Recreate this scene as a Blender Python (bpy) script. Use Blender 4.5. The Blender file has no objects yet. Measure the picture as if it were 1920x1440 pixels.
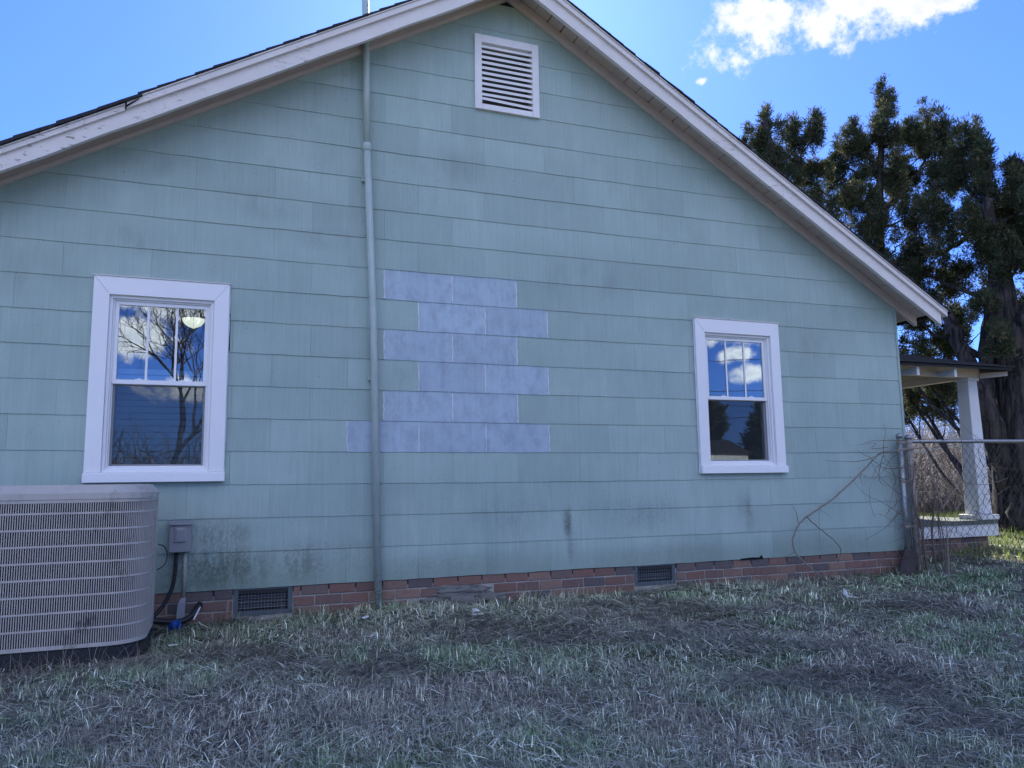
import bpy, bmesh, math, random
import numpy as np
from mathutils import Vector, Matrix
random.seed(7); rng = np.random.default_rng(7)
sc = bpy.context.scene
COL = sc.collection
PI = math.pi

# ------------------------------------------------------------------ camera
YAW, PITCH, ROLL = 0.3616, 0.1278, -0.0147
CAM = np.array([-0.967, -6.457, 1.0256]); FPX = 1442.0
_cy, _sy, _cp, _sp = math.cos(YAW), math.sin(YAW), math.cos(PITCH), math.sin(PITCH)
_f = np.array([_sy*_cp, _cy*_cp, _sp]); _r = np.array([_cy, -_sy, 0.]); _u = np.cross(_r, _f)
_cr, _sr = math.cos(ROLL), math.sin(ROLL)
R_ = np.array([_cr*_r+_sr*_u, -_sr*_r+_cr*_u, _f])
cd = bpy.data.cameras.new('camera'); cam = bpy.data.objects.new('camera', cd); COL.objects.link(cam)
cd.sensor_fit = 'HORIZONTAL'; cd.sensor_width = 36; cd.lens = FPX/1920*36
cd.clip_start = .05; cd.clip_end = 2000
cam.matrix_world = Matrix(((R_[0][0], R_[1][0], -R_[2][0], CAM[0]), (R_[0][1], R_[1][1], -R_[2][1], CAM[1]),
                           (R_[0][2], R_[1][2], -R_[2][2], CAM[2]), (0, 0, 0, 1)))
sc.camera = cam

def ray(px, py):
    return R_.T @ np.array([(px-960)/FPX, -(py-720)/FPX, 1.])
def aty(px, py, y):            # point on a vertical plane y
    d = ray(px, py); t = (y-CAM[1])/d[1]; return CAM+t*d
def atz(px, py, z):            # point on a level plane z
    d = ray(px, py); t = (z-CAM[2])/d[2]; return CAM+t*d
def atd(px, py, dist):         # point at a horizontal distance
    d = ray(px, py); return CAM+d*(dist/math.hypot(d[0], d[1]))

# ------------------------------------------------------------------ sky and sun
SUN_EL, SUN_AZ = math.radians(35.3), math.radians(20.1)     # azimuth from +Y towards +X
W = bpy.data.worlds.new('World'); sc.world = W; W.use_nodes = True
wt = W.node_tree; wt.nodes.clear()
SKY_STRENGTH = 0.10
def wn(t, **k):
    n = wt.nodes.new(t)
    for a, b in k.items(): setattr(n, a, b)
    return n
sky = wn('ShaderNodeTexSky', sky_type='NISHITA', sun_disc=False, sun_elevation=SUN_EL, sun_rotation=SUN_AZ,
         altitude=0, air_density=0.7, dust_density=0.3, ozone_density=3.5)
tc = wn('ShaderNodeTexCoord')
def wmath(op, a, b=None, c=None, clamp=False):
    n = wn('ShaderNodeMath', operation=op); n.use_clamp = clamp
    for i, v in enumerate((a, b, c)):
        if v is None: continue
        if isinstance(v, (int, float)): n.inputs[i].default_value = v
        else: wt.links.new(v, n.inputs[i])
    return n.outputs[0]
def wnoise(scale, detail=6, rough=.62, vec=None, dist=0.):
    n = wn('ShaderNodeTexNoise'); n.inputs['Scale'].default_value = scale; n.inputs['Detail'].default_value = detail
    n.inputs['Roughness'].default_value = rough; n.inputs['Distortion'].default_value = dist
    wt.links.new(vec or tc.outputs['Generated'], n.inputs['Vector']); return n.outputs['Fac']
n_big = wnoise(9, 8, .66); n_fine = wnoise(30, 7, .66)
CLOUDS = [  # direction, half width, half height, tilt, density, edge
    ((.668, .570, .530), .225, .056, .06, 1.0), ((.560, .655, .522), .075, .034, -.15, .9),
    ((.517, .7185, .4665), .0075, .0055, .2, .40),
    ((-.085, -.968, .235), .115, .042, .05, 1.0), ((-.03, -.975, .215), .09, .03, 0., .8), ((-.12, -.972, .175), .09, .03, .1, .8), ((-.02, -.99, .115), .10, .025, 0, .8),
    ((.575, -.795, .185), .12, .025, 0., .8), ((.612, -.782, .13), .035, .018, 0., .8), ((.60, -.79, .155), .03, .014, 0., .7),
    ((-.5, -.75, .45), .30, .13, .1, 1.0), ((.25, -.8, .55), .32, .14, .0, 1.0), ((-.25, -.85, .62), .30, .13, .2, 1.0), ((.65, -.6, .55), .30, .12, -.1, 1.0), ((-.75, -.6, .75), .28, .12, .1, 1.0), ((.2, -.9, .32), .22, .06, .05, 1.0), ((-.45, -.85, .27), .20, .06, 0., 1.0), ((0., -.6, .9), .35, .16, 0., 1.0), ((.9, -.5, .8), .3, .14, 0., 1.0), ((-.8, -.1, .5), .2, .07, .1, 1.0), ((.9, -.3, .35), .2, .06, 0, 1.0),  # unseen northern clouds, added to brighten the shaded wall
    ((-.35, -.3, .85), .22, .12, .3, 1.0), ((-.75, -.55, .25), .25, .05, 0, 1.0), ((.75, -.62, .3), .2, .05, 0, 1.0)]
mask = None
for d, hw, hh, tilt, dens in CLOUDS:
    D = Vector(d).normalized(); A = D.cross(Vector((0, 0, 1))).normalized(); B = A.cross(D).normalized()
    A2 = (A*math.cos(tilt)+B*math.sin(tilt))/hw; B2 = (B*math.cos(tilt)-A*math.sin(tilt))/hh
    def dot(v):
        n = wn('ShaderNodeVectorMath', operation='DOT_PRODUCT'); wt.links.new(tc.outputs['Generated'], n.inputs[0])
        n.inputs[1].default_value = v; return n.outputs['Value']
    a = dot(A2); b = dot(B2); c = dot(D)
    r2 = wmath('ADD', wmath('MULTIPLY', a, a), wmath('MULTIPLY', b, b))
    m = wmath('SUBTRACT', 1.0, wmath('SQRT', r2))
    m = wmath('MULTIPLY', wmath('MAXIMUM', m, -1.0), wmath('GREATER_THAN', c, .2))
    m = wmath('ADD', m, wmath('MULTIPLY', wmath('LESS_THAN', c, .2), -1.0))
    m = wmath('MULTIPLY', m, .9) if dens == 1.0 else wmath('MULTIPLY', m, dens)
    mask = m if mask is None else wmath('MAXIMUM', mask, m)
nn = wmath('ADD', wmath('MULTIPLY', wmath('SUBTRACT', n_big, .5), 1.6), wmath('MULTIPLY', wmath('SUBTRACT', n_fine, .5), 1.45))
dens = wmath('ADD', mask, nn)
cov = wn('ShaderNodeMapRange', interpolation_type='SMOOTHSTEP'); wt.links.new(dens, cov.inputs[0])
cov.inputs[1].default_value = .08; cov.inputs[2].default_value = .52
inner = wn('ShaderNodeMapRange', interpolation_type='SMOOTHSTEP'); wt.links.new(wmath('ADD', dens, wmath('MULTIPLY', wmath('SUBTRACT', wnoise(14, 5, .6), .5), 1.2)), inner.inputs[0])
inner.inputs[1].default_value = .30; inner.inputs[2].default_value = .95
cmix = wn('ShaderNodeMix', data_type='RGBA'); wt.links.new(inner.outputs[0], cmix.inputs['Factor'])
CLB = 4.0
sundot = wn('ShaderNodeVectorMath', operation='DOT_PRODUCT'); wt.links.new(tc.outputs['Generated'], sundot.inputs[0])
sundot.inputs[1].default_value = (math.cos(SUN_EL)*math.sin(SUN_AZ), math.cos(SUN_EL)*math.cos(SUN_AZ), math.sin(SUN_EL))
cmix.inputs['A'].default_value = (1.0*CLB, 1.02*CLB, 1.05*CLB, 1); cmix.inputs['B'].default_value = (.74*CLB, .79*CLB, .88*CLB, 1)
smix = wn('ShaderNodeMix', data_type='RGBA')
wt.links.new(cov.outputs[0], smix.inputs['Factor']); gm = wn('ShaderNodeGamma'); gm.inputs['Gamma'].default_value = .72; wt.links.new(sky.outputs[0], gm.inputs['Color'])
tnt = wn('ShaderNodeMix', data_type='RGBA', blend_type='MULTIPLY'); tnt.inputs['Factor'].default_value = 1
wt.links.new(gm.outputs[0], tnt.inputs['A']); tnt.inputs['B'].default_value = (.45, .77, 1.70, 1)
wt.links.new(tnt.outputs['Result'], smix.inputs['A']); 
cl_gain = wmath('ADD', 1.0, wmath('MULTIPLY', wmath('SUBTRACT', .75, sundot.outputs['Value']), 1.45, None, False), None, False)   # front-lit clouds outshine backlit ones; gain raised further to light the shaded wall
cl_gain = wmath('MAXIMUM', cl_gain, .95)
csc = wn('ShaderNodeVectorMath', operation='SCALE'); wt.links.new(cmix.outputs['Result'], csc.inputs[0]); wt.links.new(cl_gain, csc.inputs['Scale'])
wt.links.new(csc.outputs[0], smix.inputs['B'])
bg = wn('ShaderNodeBackground'); bg.inputs['Strength'].default_value = SKY_STRENGTH
wt.links.new(smix.outputs['Result'], bg.inputs['Color'])
wo = wn('ShaderNodeOutputWorld'); wt.links.new(bg.outputs[0], wo.inputs['Surface'])

sd = bpy.data.lights.new('sun', 'SUN'); sd.energy = 5.0; sd.angle = math.radians(.53); sd.color = (1, .95, .87)
so = bpy.data.objects.new('sun', sd); COL.objects.link(so)
sdir = Vector((math.cos(SUN_EL)*math.sin(SUN_AZ), math.cos(SUN_EL)*math.cos(SUN_AZ), math.sin(SUN_EL)))
so.rotation_euler = sdir.to_track_quat('Z', 'Y').to_euler(); so.location = (8, 20, 20)
sc.view_settings.view_transform = 'Standard'; sc.view_settings.look = 'None'
sc.view_settings.exposure = 1.55; sc.view_settings.gamma = 1; sc.view_settings.use_curve_mapping = False

# ------------------------------------------------------------------ helpers
class MB:
    def __init__(s): s.v = []; s.f = []; s.mi = []
    def add(s, vs, fs, mi=0):
        n = len(s.v); s.v += [tuple(map(float, p)) for p in vs]; s.f += [tuple(i+n for i in f) for f in fs]; s.mi += [mi]*len(fs); return s
    def box(s, x0, x1, y0, y1, z0, z1, mi=0):
        return s.add([(x0, y0, z0), (x1, y0, z0), (x1, y1, z0), (x0, y1, z0), (x0, y0, z1), (x1, y0, z1), (x1, y1, z1), (x0, y1, z1)],
                     [(0, 3, 2, 1), (4, 5, 6, 7), (0, 1, 5, 4), (1, 2, 6, 5), (2, 3, 7, 6), (3, 0, 4, 7)], mi)
    def prism_xz(s, poly, y0, y1, mi=0):     # convex polygon in x,z extruded along y
        n = len(poly); vs = [(x, y0, z) for x, z in poly]+[(x, y1, z) for x, z in poly]
        fs = [tuple(range(n)), tuple(range(2*n-1, n-1, -1))]+[(i, i+n, (i+1) % n+n, (i+1) % n) for i in range(n)]
        return s.add(vs, fs, mi)
    def prism(s, bottom, top, mi=0):          # two matching rings of 3D points
        n = len(bottom)
        fs = [tuple(range(n-1, -1, -1)), tuple(range(n, 2*n))]+[(i, (i+1) % n, (i+1) % n+n, i+n) for i in range(n)]
        return s.add(list(bottom)+list(top), fs, mi)
    def tube(s, pts, rad, n=8, cap=True, mi=0):
        P = [Vector(p) for p in pts]; m = len(P)
        rr = rad if hasattr(rad, '__len__') else [rad]*m
        vs = []; T0 = (P[1]-P[0]).normalized()
        up = Vector((0, 0, 1)) if abs(T0.z) < .9 else Vector((1, 0, 0)); X = T0.cross(up).normalized()
        for i in range(m):
            T = (P[min(i+1, m-1)]-P[max(i-1, 0)]).normalized()
            X = (X-T*X.dot(T)).normalized(); Y = T.cross(X)
            for k in range(n):
                a = 2*PI*k/n; vs.append(P[i]+(X*math.cos(a)+Y*math.sin(a))*rr[i])
        fs = [(i*n+k, i*n+(k+1) % n, (i+1)*n+(k+1) % n, (i+1)*n+k) for i in range(m-1) for k in range(n)]
        if cap: fs += [tuple(range(n-1, -1, -1)), tuple((m-1)*n+k for k in range(n))]
        return s.add(vs, fs, mi)
    def mesh(s, name, mats, smooth=False):
        me = bpy.data.meshes.new(name); me.from_pydata(s.v, [], s.f)
        for m in (mats if isinstance(mats, (list, tuple)) else [mats]): me.materials.append(m)
        if any(s.mi): me.polygons.foreach_set('material_index', s.mi)
        if smooth: me.polygons.foreach_set('use_smooth', [True]*len(me.polygons))
        me.update(); return me
    def build(s, name, mats, parent=None, smooth=False, bevel=0, fixn=True):
        me = s.mesh(name, mats, smooth)
        if fixn:
            bm = bmesh.new(); bm.from_mesh(me); bmesh.ops.recalc_face_normals(bm, faces=bm.faces); bm.to_mesh(me); bm.free()
        o = link(name, me, parent)
        if bevel:
            b = o.modifiers.new('bevel', 'BEVEL'); b.width = bevel; b.segments = 1; b.limit_method = 'ANGLE'
        return o
def link(name, data, parent=None):
    o = bpy.data.objects.new(name, data); COL.objects.link(o)
    if parent: o.parent = parent
    return o
def tag(o, label=None, cat=None, group=None, kind=None):
    if label: o['label'] = label
    if cat: o['category'] = cat
    if group: o['group'] = group
    if kind: o['kind'] = kind
    return o
def thing(name, label, cat, group=None, loc=None):
    o = link(name, None); tag(o, label, cat, group); return o
def np_mesh(name, V, F, mat, parent=None, attr=None, tri=True):
    me = bpy.data.meshes.new(name); k = F.shape[1]
    me.vertices.add(len(V)); me.vertices.foreach_set('co', V.astype(np.float32).ravel())
    me.loops.add(F.size); me.loops.foreach_set('vertex_index', F.astype(np.int32).ravel())
    me.polygons.add(len(F)); me.polygons.foreach_set('loop_start', (np.arange(len(F))*k).astype(np.int32))
    me.polygons.foreach_set('loop_total', np.full(len(F), k, np.int32))
    me.materials.append(mat); me.update(calc_edges=True)
    if attr is not None:
        a = me.color_attributes.new('col', 'FLOAT_COLOR', 'POINT')
        a.data.foreach_set('color', np.c_[attr, np.ones(len(attr))].astype(np.float32).ravel())
    return link(name, me, parent)

# ------------------------------------------------------------------ materials
class NT:
    def __init__(s, name):
        s.m = bpy.data.materials.new(name); s.m.use_nodes = True; s.t = s.m.node_tree
        s.b = s.t.nodes['Principled BSDF']; s.out = s.t.nodes['Material Output']
    def n(s, t, **k):
        x = s.t.nodes.new(t)
        for a, b in k.items(): setattr(x, a, b)
        return x
    def L(s, a, b): s.t.links.new(a, b)
    def put(s, sock, v):
        if isinstance(v, (int, float)): sock.default_value = v
        elif isinstance(v, (tuple, list)): sock.default_value = tuple(v)+((1,) if len(v) == 3 and sock.type == 'RGBA' else ())
        else: s.L(v, sock)
    def math(s, op, a, b=0., clamp=False):
        x = s.n('ShaderNodeMath', operation=op); x.use_clamp = clamp; s.put(x.inputs[0], a); s.put(x.inputs[1], b); return x.outputs[0]
    def pos(s): return s.n('ShaderNodeNewGeometry').outputs['Position']
    def obj(s): return s.n('ShaderNodeTexCoord').outputs['Object']
    def mapv(s, vec, scale=(1, 1, 1), loc=(0, 0, 0)):
        x = s.n('ShaderNodeMapping'); s.L(vec, x.inputs['Vector']); x.inputs['Scale'].default_value = scale; x.inputs['Location'].default_value = loc; return x.outputs[0]
    def noise(s, vec, scale, detail=4, rough=.55, out='Fac', dist=0.):
        x = s.n('ShaderNodeTexNoise'); s.L(vec, x.inputs['Vector']); x.inputs['Scale'].default_value = scale
        x.inputs['Detail'].default_value = detail; x.inputs['Roughness'].default_value = rough; x.inputs['Distortion'].default_value = dist; return x.outputs[out]
    def ramp(s, v, a, b, smooth=True):
        x = s.n('ShaderNodeMapRange', interpolation_type='SMOOTHSTEP' if smooth else 'LINEAR'); s.L(v, x.inputs[0])
        x.inputs[1].default_value = a; x.inputs[2].default_value = b; return x.outputs[0]
    def mix(s, f, a, b, mode='MIX'):
        x = s.n('ShaderNodeMix', data_type='RGBA', blend_type=mode); s.put(x.inputs['Factor'], f); s.put(x.inputs['A'], a); s.put(x.inputs['B'], b); return x.outputs['Result']
    def rnd(s): return s.n('ShaderNodeObjectInfo').outputs['Random']
    def bump(s, h, strength=.3, dist=.01):
        x = s.n('ShaderNodeBump'); x.inputs['Strength'].default_value = strength; x.inputs['Distance'].default_value = dist; s.L(h, x.inputs['Height']); s.L(x.outputs[0], s.b.inputs['Normal'])
    def fin(s, col=None, rough=.7, metal=0., spec=.4):
        if col is not None: s.put(s.b.inputs['Base Color'], col)
        s.put(s.b.inputs['Roughness'], rough); s.b.inputs['Metallic'].default_value = metal; s.b.inputs['Specular IOR Level'].default_value = spec
        return s.m
    def val(s, v, gain):       # hsv value scale
        x = s.n('ShaderNodeHueSaturation'); s.put(x.inputs['Color'], v); s.put(x.inputs['Value'], gain); return x.outputs[0]
    def blob(s, sep, cx, cz, rx, rz, soft=.6):
        a = s.math('DIVIDE', s.math('SUBTRACT', sep[0], cx), rx); b = s.math('DIVIDE', s.math('SUBTRACT', sep[2], cz), rz)
        d = s.math('SQRT', s.math('ADD', s.math('MULTIPLY', a, a), s.math('MULTIPLY', b, b)))
        return s.ramp(d, 1.0+soft*.6, 1.0-soft)

def simple(name, col, rough=.7, metal=0., spec=.4, var=.12, scale=9., bump=0., bscale=60.):
    t = NT(name); p = t.pos()
    f = t.noise(p, scale, 5); g = t.math('ADD', t.math('MULTIPLY', t.math('SUBTRACT', f, .5), 2*var), 1.0)
    c = t.val(col, g)
    if bump: t.bump(t.noise(p, bscale, 4), bump, .004)
    return t.fin(c, rough, metal, spec)

def siding_mat(name, base, base2, primer=False):
    t = NT(name); p = t.pos(); s_ = t.n('ShaderNodeSeparateXYZ'); t.L(p, s_.inputs[0]); sep = s_.outputs
    grain = t.noise(t.mapv(p, (150, 1, 3.2)), 1.0, 5, .65)
    grain2 = t.noise(t.mapv(p, (34, 1, 1.3)), 1.0, 4, .6)
    big = t.noise(t.mapv(p, (1, 1, 1.4)), 1.1, 4, .55)
    mid = t.noise(t.mapv(p, (6, 1, 2.2)), 1.0, 5, .65)
    fine = t.noise(p, 160, 3, .7)
    c = t.mix(t.ramp(big, .35, .65), base, base2)
    r = t.rnd()
    c = t.val(c, t.math('ADD', t.math('MULTIPLY', r, .13), .935))
    g = t.math('ADD', t.math('MULTIPLY', t.math('SUBTRACT', grain, .5), .34), 1.0)
    g = t.math('MULTIPLY', g, t.math('ADD', t.math('MULTIPLY', t.math('SUBTRACT', grain2, .5), .22), 1.0))
    g = t.math('MULTIPLY', g, t.math('ADD', t.math('MULTIPLY', t.math('SUBTRACT', mid, .5), .26), 1.0))
    g = t.math('MULTIPLY', g, t.math('ADD', t.math('MULTIPLY', t.math('SUBTRACT', fine, .5), .18), 1.0))
    c = t.val(c, g)
    if not primer:
        # worn chalky streaks where the paint has weathered
        ch = t.math('MULTIPLY', t.ramp(t.noise(t.mapv(p, (9, 1, 1.0), (3, 0, 5)), 1.0, 5, .7), .50, .72), t.ramp(mid, .3, .7))
        z = t.math('ADD', t.blob(sep, 1.2, .85, 2.0, .55), t.math('MULTIPLY', t.blob(sep, 3.6, .85, .9, .25), .8), clamp=True)
        c = t.mix(t.math('MULTIPLY', t.math('MULTIPLY', ch, z), .7), c, (.45, .52, .49))
        # soot-like smudges on individual areas
        sm = None
        for (cx, cz, rx, rz) in ((-1.62, 2.95, .38, .13), (-.62, 3.33, .5, .16), (-1.5, 3.6, .3, .12), (-.2, 3.1, .5, .1), (.45, 2.05, .3, .3), (2.2, 2.95, .8, .3), (1.0, 3.9, .6, .2), (4.9, 2.4, .5, .3), (3.9, .75, .1, .2), (-2.3, 2.6, .3, .2)):
            b = t.blob(sep, cx, cz, rx, rz, .8); sm = b if sm is None else t.math('MAXIMUM', sm, b)
        c = t.mix(t.math('MULTIPLY', t.math('MULTIPLY', sm, t.ramp(mid, .36, .7)), .32), c, (.10, .13, .12))
        # mildew at the bottom of the wall
        spk = t.noise(t.mapv(p, (1.3, 1, 1)), 36, 6, .75); pat = t.noise(t.mapv(p, (1.7, 1, .34)), 5.5, 5, .7)
        mm = None
        for (cx, cz, rx, rz, k) in ((-.95, .40, .42, .19, 1.), (-.98, .66, .28, .13, .7), (-.36, .42, .26, .17, .75), (.1, .45, .3, .15, .35), (2.0, .66, .055, .15, 1.), (2.02, .42, .04, .12, .55), (3.98, .72, .06, .22, .5), (1.45, .75, .35, .2, .3), (2.75, .72, .5, .16, .35), (-1.2, .38, .2, .2, .8), (-2.6, .4, .6, .25, .6), (.8, .33, .7, .12, .35), (3.0, .33, .9, .10, .3), (5.0, .35, .9, .12, .25)):
            b = t.math('MULTIPLY', t.blob(sep, cx, cz, rx, rz, .8), k); mm = b if mm is None else t.math('MAXIMUM', mm, b)
        v = t.math('ADD', t.math('MULTIPLY', spk, .9), pat); v = t.ramp(v, .72, 1.12)
        c = t.mix(t.math('MULTIPLY', t.math('MULTIPLY', mm, v), .72, clamp=True), c, (.055, .062, .035))
        low = t.ramp(t.math('ADD', sep[2], t.math('MULTIPLY', t.math('SUBTRACT', pat, .5), .3)), .55, .22)
        c = t.mix(t.math('MULTIPLY', low, .36), c, (.10, .15, .09))
        dots = t.ramp(t.noise(p, 55, 2, .5), .735, .76)
        c = t.mix(t.math('MULTIPLY', dots, .55), c, (.06, .06, .05))
    else:
        w = t.ramp(t.noise(t.mapv(p, (1, 1, .6)), 10, 6, .7), .42, .68)
        c = t.mix(t.math('MULTIPLY', w, .40), c, (.21, .23, .30))
        w2 = t.ramp(t.noise(p, 3.0, 3, .5), .62, .75); c = t.mix(t.math('MULTIPLY', w2, .35), c, (.17, .19, .22))
        c = t.mix(t.math('MULTIPLY', t.ramp(fine, .52, .7), .35), c, (.52, .56, .62))
    t.bump(t.math('ADD', grain, t.math('MULTIPLY', fine, .5)), .5, .0025)
    return t.fin(c, .72, 0, .3)
M = {}
M['siding'] = siding_mat('sage_siding_paint', (.320, .420, .385), (.35, .445, .41))
M['primer'] = siding_mat('bare_grey_siding', (.375, .475, .545), (.405, .50, .57), True)
M['felt'] = simple('building_felt', (.03, .032, .035), .9)
def weathered_white(name, col, chip=(.16, .14, .12), amt=.5, thr=.63):
    t = NT(name); p = t.pos()
    a = t.noise(t.mapv(p, (2.2, 6, 2.2)), 3.0, 6, .7); fl = t.noise(t.mapv(p, (5, 9, 16)), 3.0, 5, .7)
    c = t.val(col, t.math('ADD', t.math('MULTIPLY', a, .28), .86))
    m = t.math('MULTIPLY', t.ramp(fl, thr, thr+.035), t.ramp(t.noise(p, .9, 3, .5), .47, .6))
    c = t.mix(t.math('MULTIPLY', m, amt), c, chip)
    t.bump(fl, .25, .004); return t.fin(c, .6, 0, .35)
M['fascia'] = weathered_white('weathered_white_paint', (.69, .65, .62), amt=.8, thr=.6)
M['soffit'] = weathered_white('soffit_paint', (.60, .51, .46), amt=.4)
M['ventpaint'] = weathered_white('vent_white_paint', (.74, .73, .72), (.3, .28, .25), .4, .66)
M['trimw'] = simple('white_vinyl', (.80, .80, .80), .35, 0, .5, .03, 4.)
M['caulk'] = simple('white_caulk', (.66, .68, .72), .5, 0, .4, .1, 40.)
M['roof'] = simple('dark_asphalt_shingle', (.035, .036, .040), .92, 0, .2, .5, 40., .6, 300.)
M['pipe'] = None
t = NT('painted_steel_pipe'); p = t.pos(); s_ = t.n('ShaderNodeSeparateXYZ'); t.L(p, s_.inputs[0])
c = t.mix(t.ramp(t.noise(t.mapv(p, (1, 1, .25)), 22, 5, .7), .40, .62), (.37, .455, .42), (.43, .50, .465))
rust = t.math('MULTIPLY', t.ramp(t.noise(t.mapv(p, (1.6, 1.6, .5)), 30, 5, .7), .60, .66), t.ramp(t.noise(t.mapv(p, (1, 1, 1)), 1.7, 3, .5), .50, .62))
low = t.ramp(s_.outputs[2], .40, .12); ru = t.math('MAXIMUM', rust, t.math('MULTIPLY', low, t.ramp(t.noise(p, 60, 4, .6), .5, .6)))
c = t.mix(ru, c, (.16, .075, .04)); t.bump(rust, .3, .002); M['pipe'] = t.fin(c, .55, 0, .4)
# bricks: colour by object random
t = NT('brick_clay'); r = t.rnd(); p = t.pos()
cr = t.n('ShaderNodeValToRGB'); e = cr.color_ramp; e.interpolation = 'LINEAR'
e.elements[0].color = (.165, .102, .084, 1); e.elements[1].color = (.095, .078, .078, 1); e.elements[1].position = 1
for q, cc in ((.2, (.155, .088, .070, 1)), (.4, (.125, .082, .072, 1)), (.6, (.20, .13, .10, 1)), (.8, (.09, .076, .076, 1))):
    k = e.elements.new(q); k.color = cc
t.L(r, cr.inputs[0]); c = t.val(cr.outputs[0], t.math('ADD', t.math('MULTIPLY', t.noise(p, 40, 5, .7), .9), .85))
c = t.mix(t.math('MULTIPLY', t.ramp(t.noise(p, 7, 5, .7), .55, .7), .35), c, (.22, .20, .17)); t.bump(t.noise(p, 90, 4, .6), .5, .004)
M['brick'] = t.fin(c, .88, 0, .2)
M['mortar'] = simple('mortar', (.36, .345, .31), .95, 0, .2, .3, 25., .6, 90.)
M['cement'] = simple('cement_parging', (.165, .165, .15), .95, 0, .2, .45, 12., .9, 50.)
M['ventmetal'] = simple('vent_metal', (.10, .12, .13), .6, .3, .4, .25, 20.)
M['dark'] = simple('dark_void', (.012, .013, .015), .95, 0, .1)
M['interior'] = simple('interior_wall_paint', (.22, .24, .26), .8, 0, .2)
M['acpaint'] = None
t = NT('condenser_enamel'); p = t.pos()
c = t.val((.46, .43, .39), t.math('ADD', t.math('MULTIPLY', t.noise(p, 6, 5, .6), .35), .82))
d = t.ramp(t.noise(t.mapv(p, (1, 1, .6)), 9, 6, .75), .50, .70); s_ = t.n('ShaderNodeSeparateXYZ'); t.L(p, s_.inputs[0])
k = t.math('MAXIMUM', t.blob(s_.outputs, -1.75, .2, .25, .12, .8), t.math('MULTIPLY', t.blob(s_.outputs, -1.52, .75, .25, .35, .8), .6))
k = t.math('MAXIMUM', k, .18)
c = t.mix(t.math('MULTIPLY', d, k), c, (.07, .065, .05)); M['acpaint'] = t.fin(c, .5, .1, .4)
M['coil'] = simple('condenser_coil', (.035, .037, .04), .6, .4, .3, .5, 60.)
M['acbase'] = simple('black_plastic_base', (.018, .020, .024), .5, 0, .4)
M['boxgrey'] = simple('grey_enamel_box', (.25, .26, .28), .45, .1, .4, .06, 8.)
M['conduit'] = simple('dirty_pvc_conduit', (.30, .31, .28), .6, 0, .3, .5, 50.)
M['black'] = simple('black_rubber', (.012, .012, .014), .5, 0, .4)
M['blue'] = simple('blue_plastic', (.01, .09, .42), .35, 0, .5)
M['galv'] = simple('galvanised_steel', (.30, .31, .31), .42, .75, .5, .25, 25.)
M['galvold'] = simple('rusty_galvanised_steel', (.30, .275, .24), .7, .3, .4, .6, 18.)
M['wire'] = simple('chain_link_wire', (.055, .06, .06), .7, .3, .5, .3, 30.)
M['vine'] = simple('dry_vine_bark', (.15, .115, .09), .9, 0, .1, .35, 25.)
M['vinel'] = simple('pale_sapling_bark', (.22, .19, .16), .85, 0, .1, .3, 25.)
M['slab'] = simple('weathered_dark_board', (.055, .045, .045), .85, 0, .2, .5, 14., .8, 60.)
M['wood'] = simple('old_grey_wood', (.20, .175, .145), .9, 0, .1, .4, 20., .8, 60.)
M['litter'] = simple('white_scrap', (.72, .72, .70), .7)
M['porchfloor'] = simple('porch_concrete', (.11, .125, .11), .9, 0, .2, .3, 5.)
M['colpaint'] = weathered_white('porch_white_paint', (.62, .63, .64), (.10, .13, .08), .5, .62)
t = NT('cedar_bark'); p = t.pos(); a = t.noise(t.mapv(p, (14, 14, 1.6)), 1.0, 6, .7, dist=.4)
c = t.mix(t.ramp(a, .35, .68), (.018, .017, .019), (.105, .092, .085)); t.bump(a, 1., .06); M['bark'] = t.fin(c, .95, 0, .1)
def leafmat(name, backlit=.25):
    t = NT(name); a = t.n('ShaderNodeAttribute'); a.attribute_name = 'col'
    t.fin(a.outputs['Color'], .75, 0, .15)
    tr = t.n('ShaderNodeBsdfTranslucent'); t.L(a.outputs['Color'], tr.inputs['Color'])
    mx = t.n('ShaderNodeMixShader'); mx.inputs[0].default_value = backlit
    t.L(t.b.outputs[0], mx.inputs[1]); t.L(tr.outputs[0], mx.inputs[2]); t.L(mx.outputs[0], t.out.inputs['Surface']); return t.m
M['leaf'] = leafmat('cedar_needles', .3); M['grass'] = leafmat('grass_blades', .22)
def glassmat(name, fac, tint=(.80, .88, .90)):
    t = NT(name); t.t.nodes.remove(t.b)
    g = t.n('ShaderNodeBsdfGlossy'); g.inputs['Roughness'].default_value = 0.0; g.inputs['Color'].default_value = (.92, .95, 1, 1)
    nz = t.n('ShaderNodeBump'); nz.inputs['Strength'].default_value = .02; nz.inputs['Distance'].default_value = .02
    t.L(t.noise(t.pos(), 3.2, 1, .4), nz.inputs['Height']); t.L(nz.outputs[0], g.inputs['Normal'])
    tr = t.n('ShaderNodeBsdfTransparent'); tr.inputs['Color'].default_value = tint+(1,)
    fr = t.n('ShaderNodeFresnel'); fr.inputs['IOR'].default_value = 1.5
    mx = t.n('ShaderNodeMixShader'); t.L(t.math('ADD', fr.outputs[0], fac, clamp=True), mx.inputs[0])
    t.L(tr.outputs[0], mx.inputs[1]); t.L(g.outputs[0], mx.inputs[2]); t.L(mx.outputs[0], t.out.inputs['Surface']); return t.m
M['glass'] = glassmat('window_glass', .085)
t = NT('insect_screen'); tr = t.n('ShaderNodeBsdfTransparent'); tr.inputs['Color'].default_value = (1, 1, 1, 1)
t.fin((.03, .035, .04), .8, 0, .2); mx = t.n('ShaderNodeMixShader'); mx.inputs[0].default_value = .45
t.L(tr.outputs[0], mx.inputs[1]); t.L(t.b.outputs[0], mx.inputs[2]); t.L(mx.outputs[0], t.out.inputs['Surface']); M['screen'] = t.m
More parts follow.
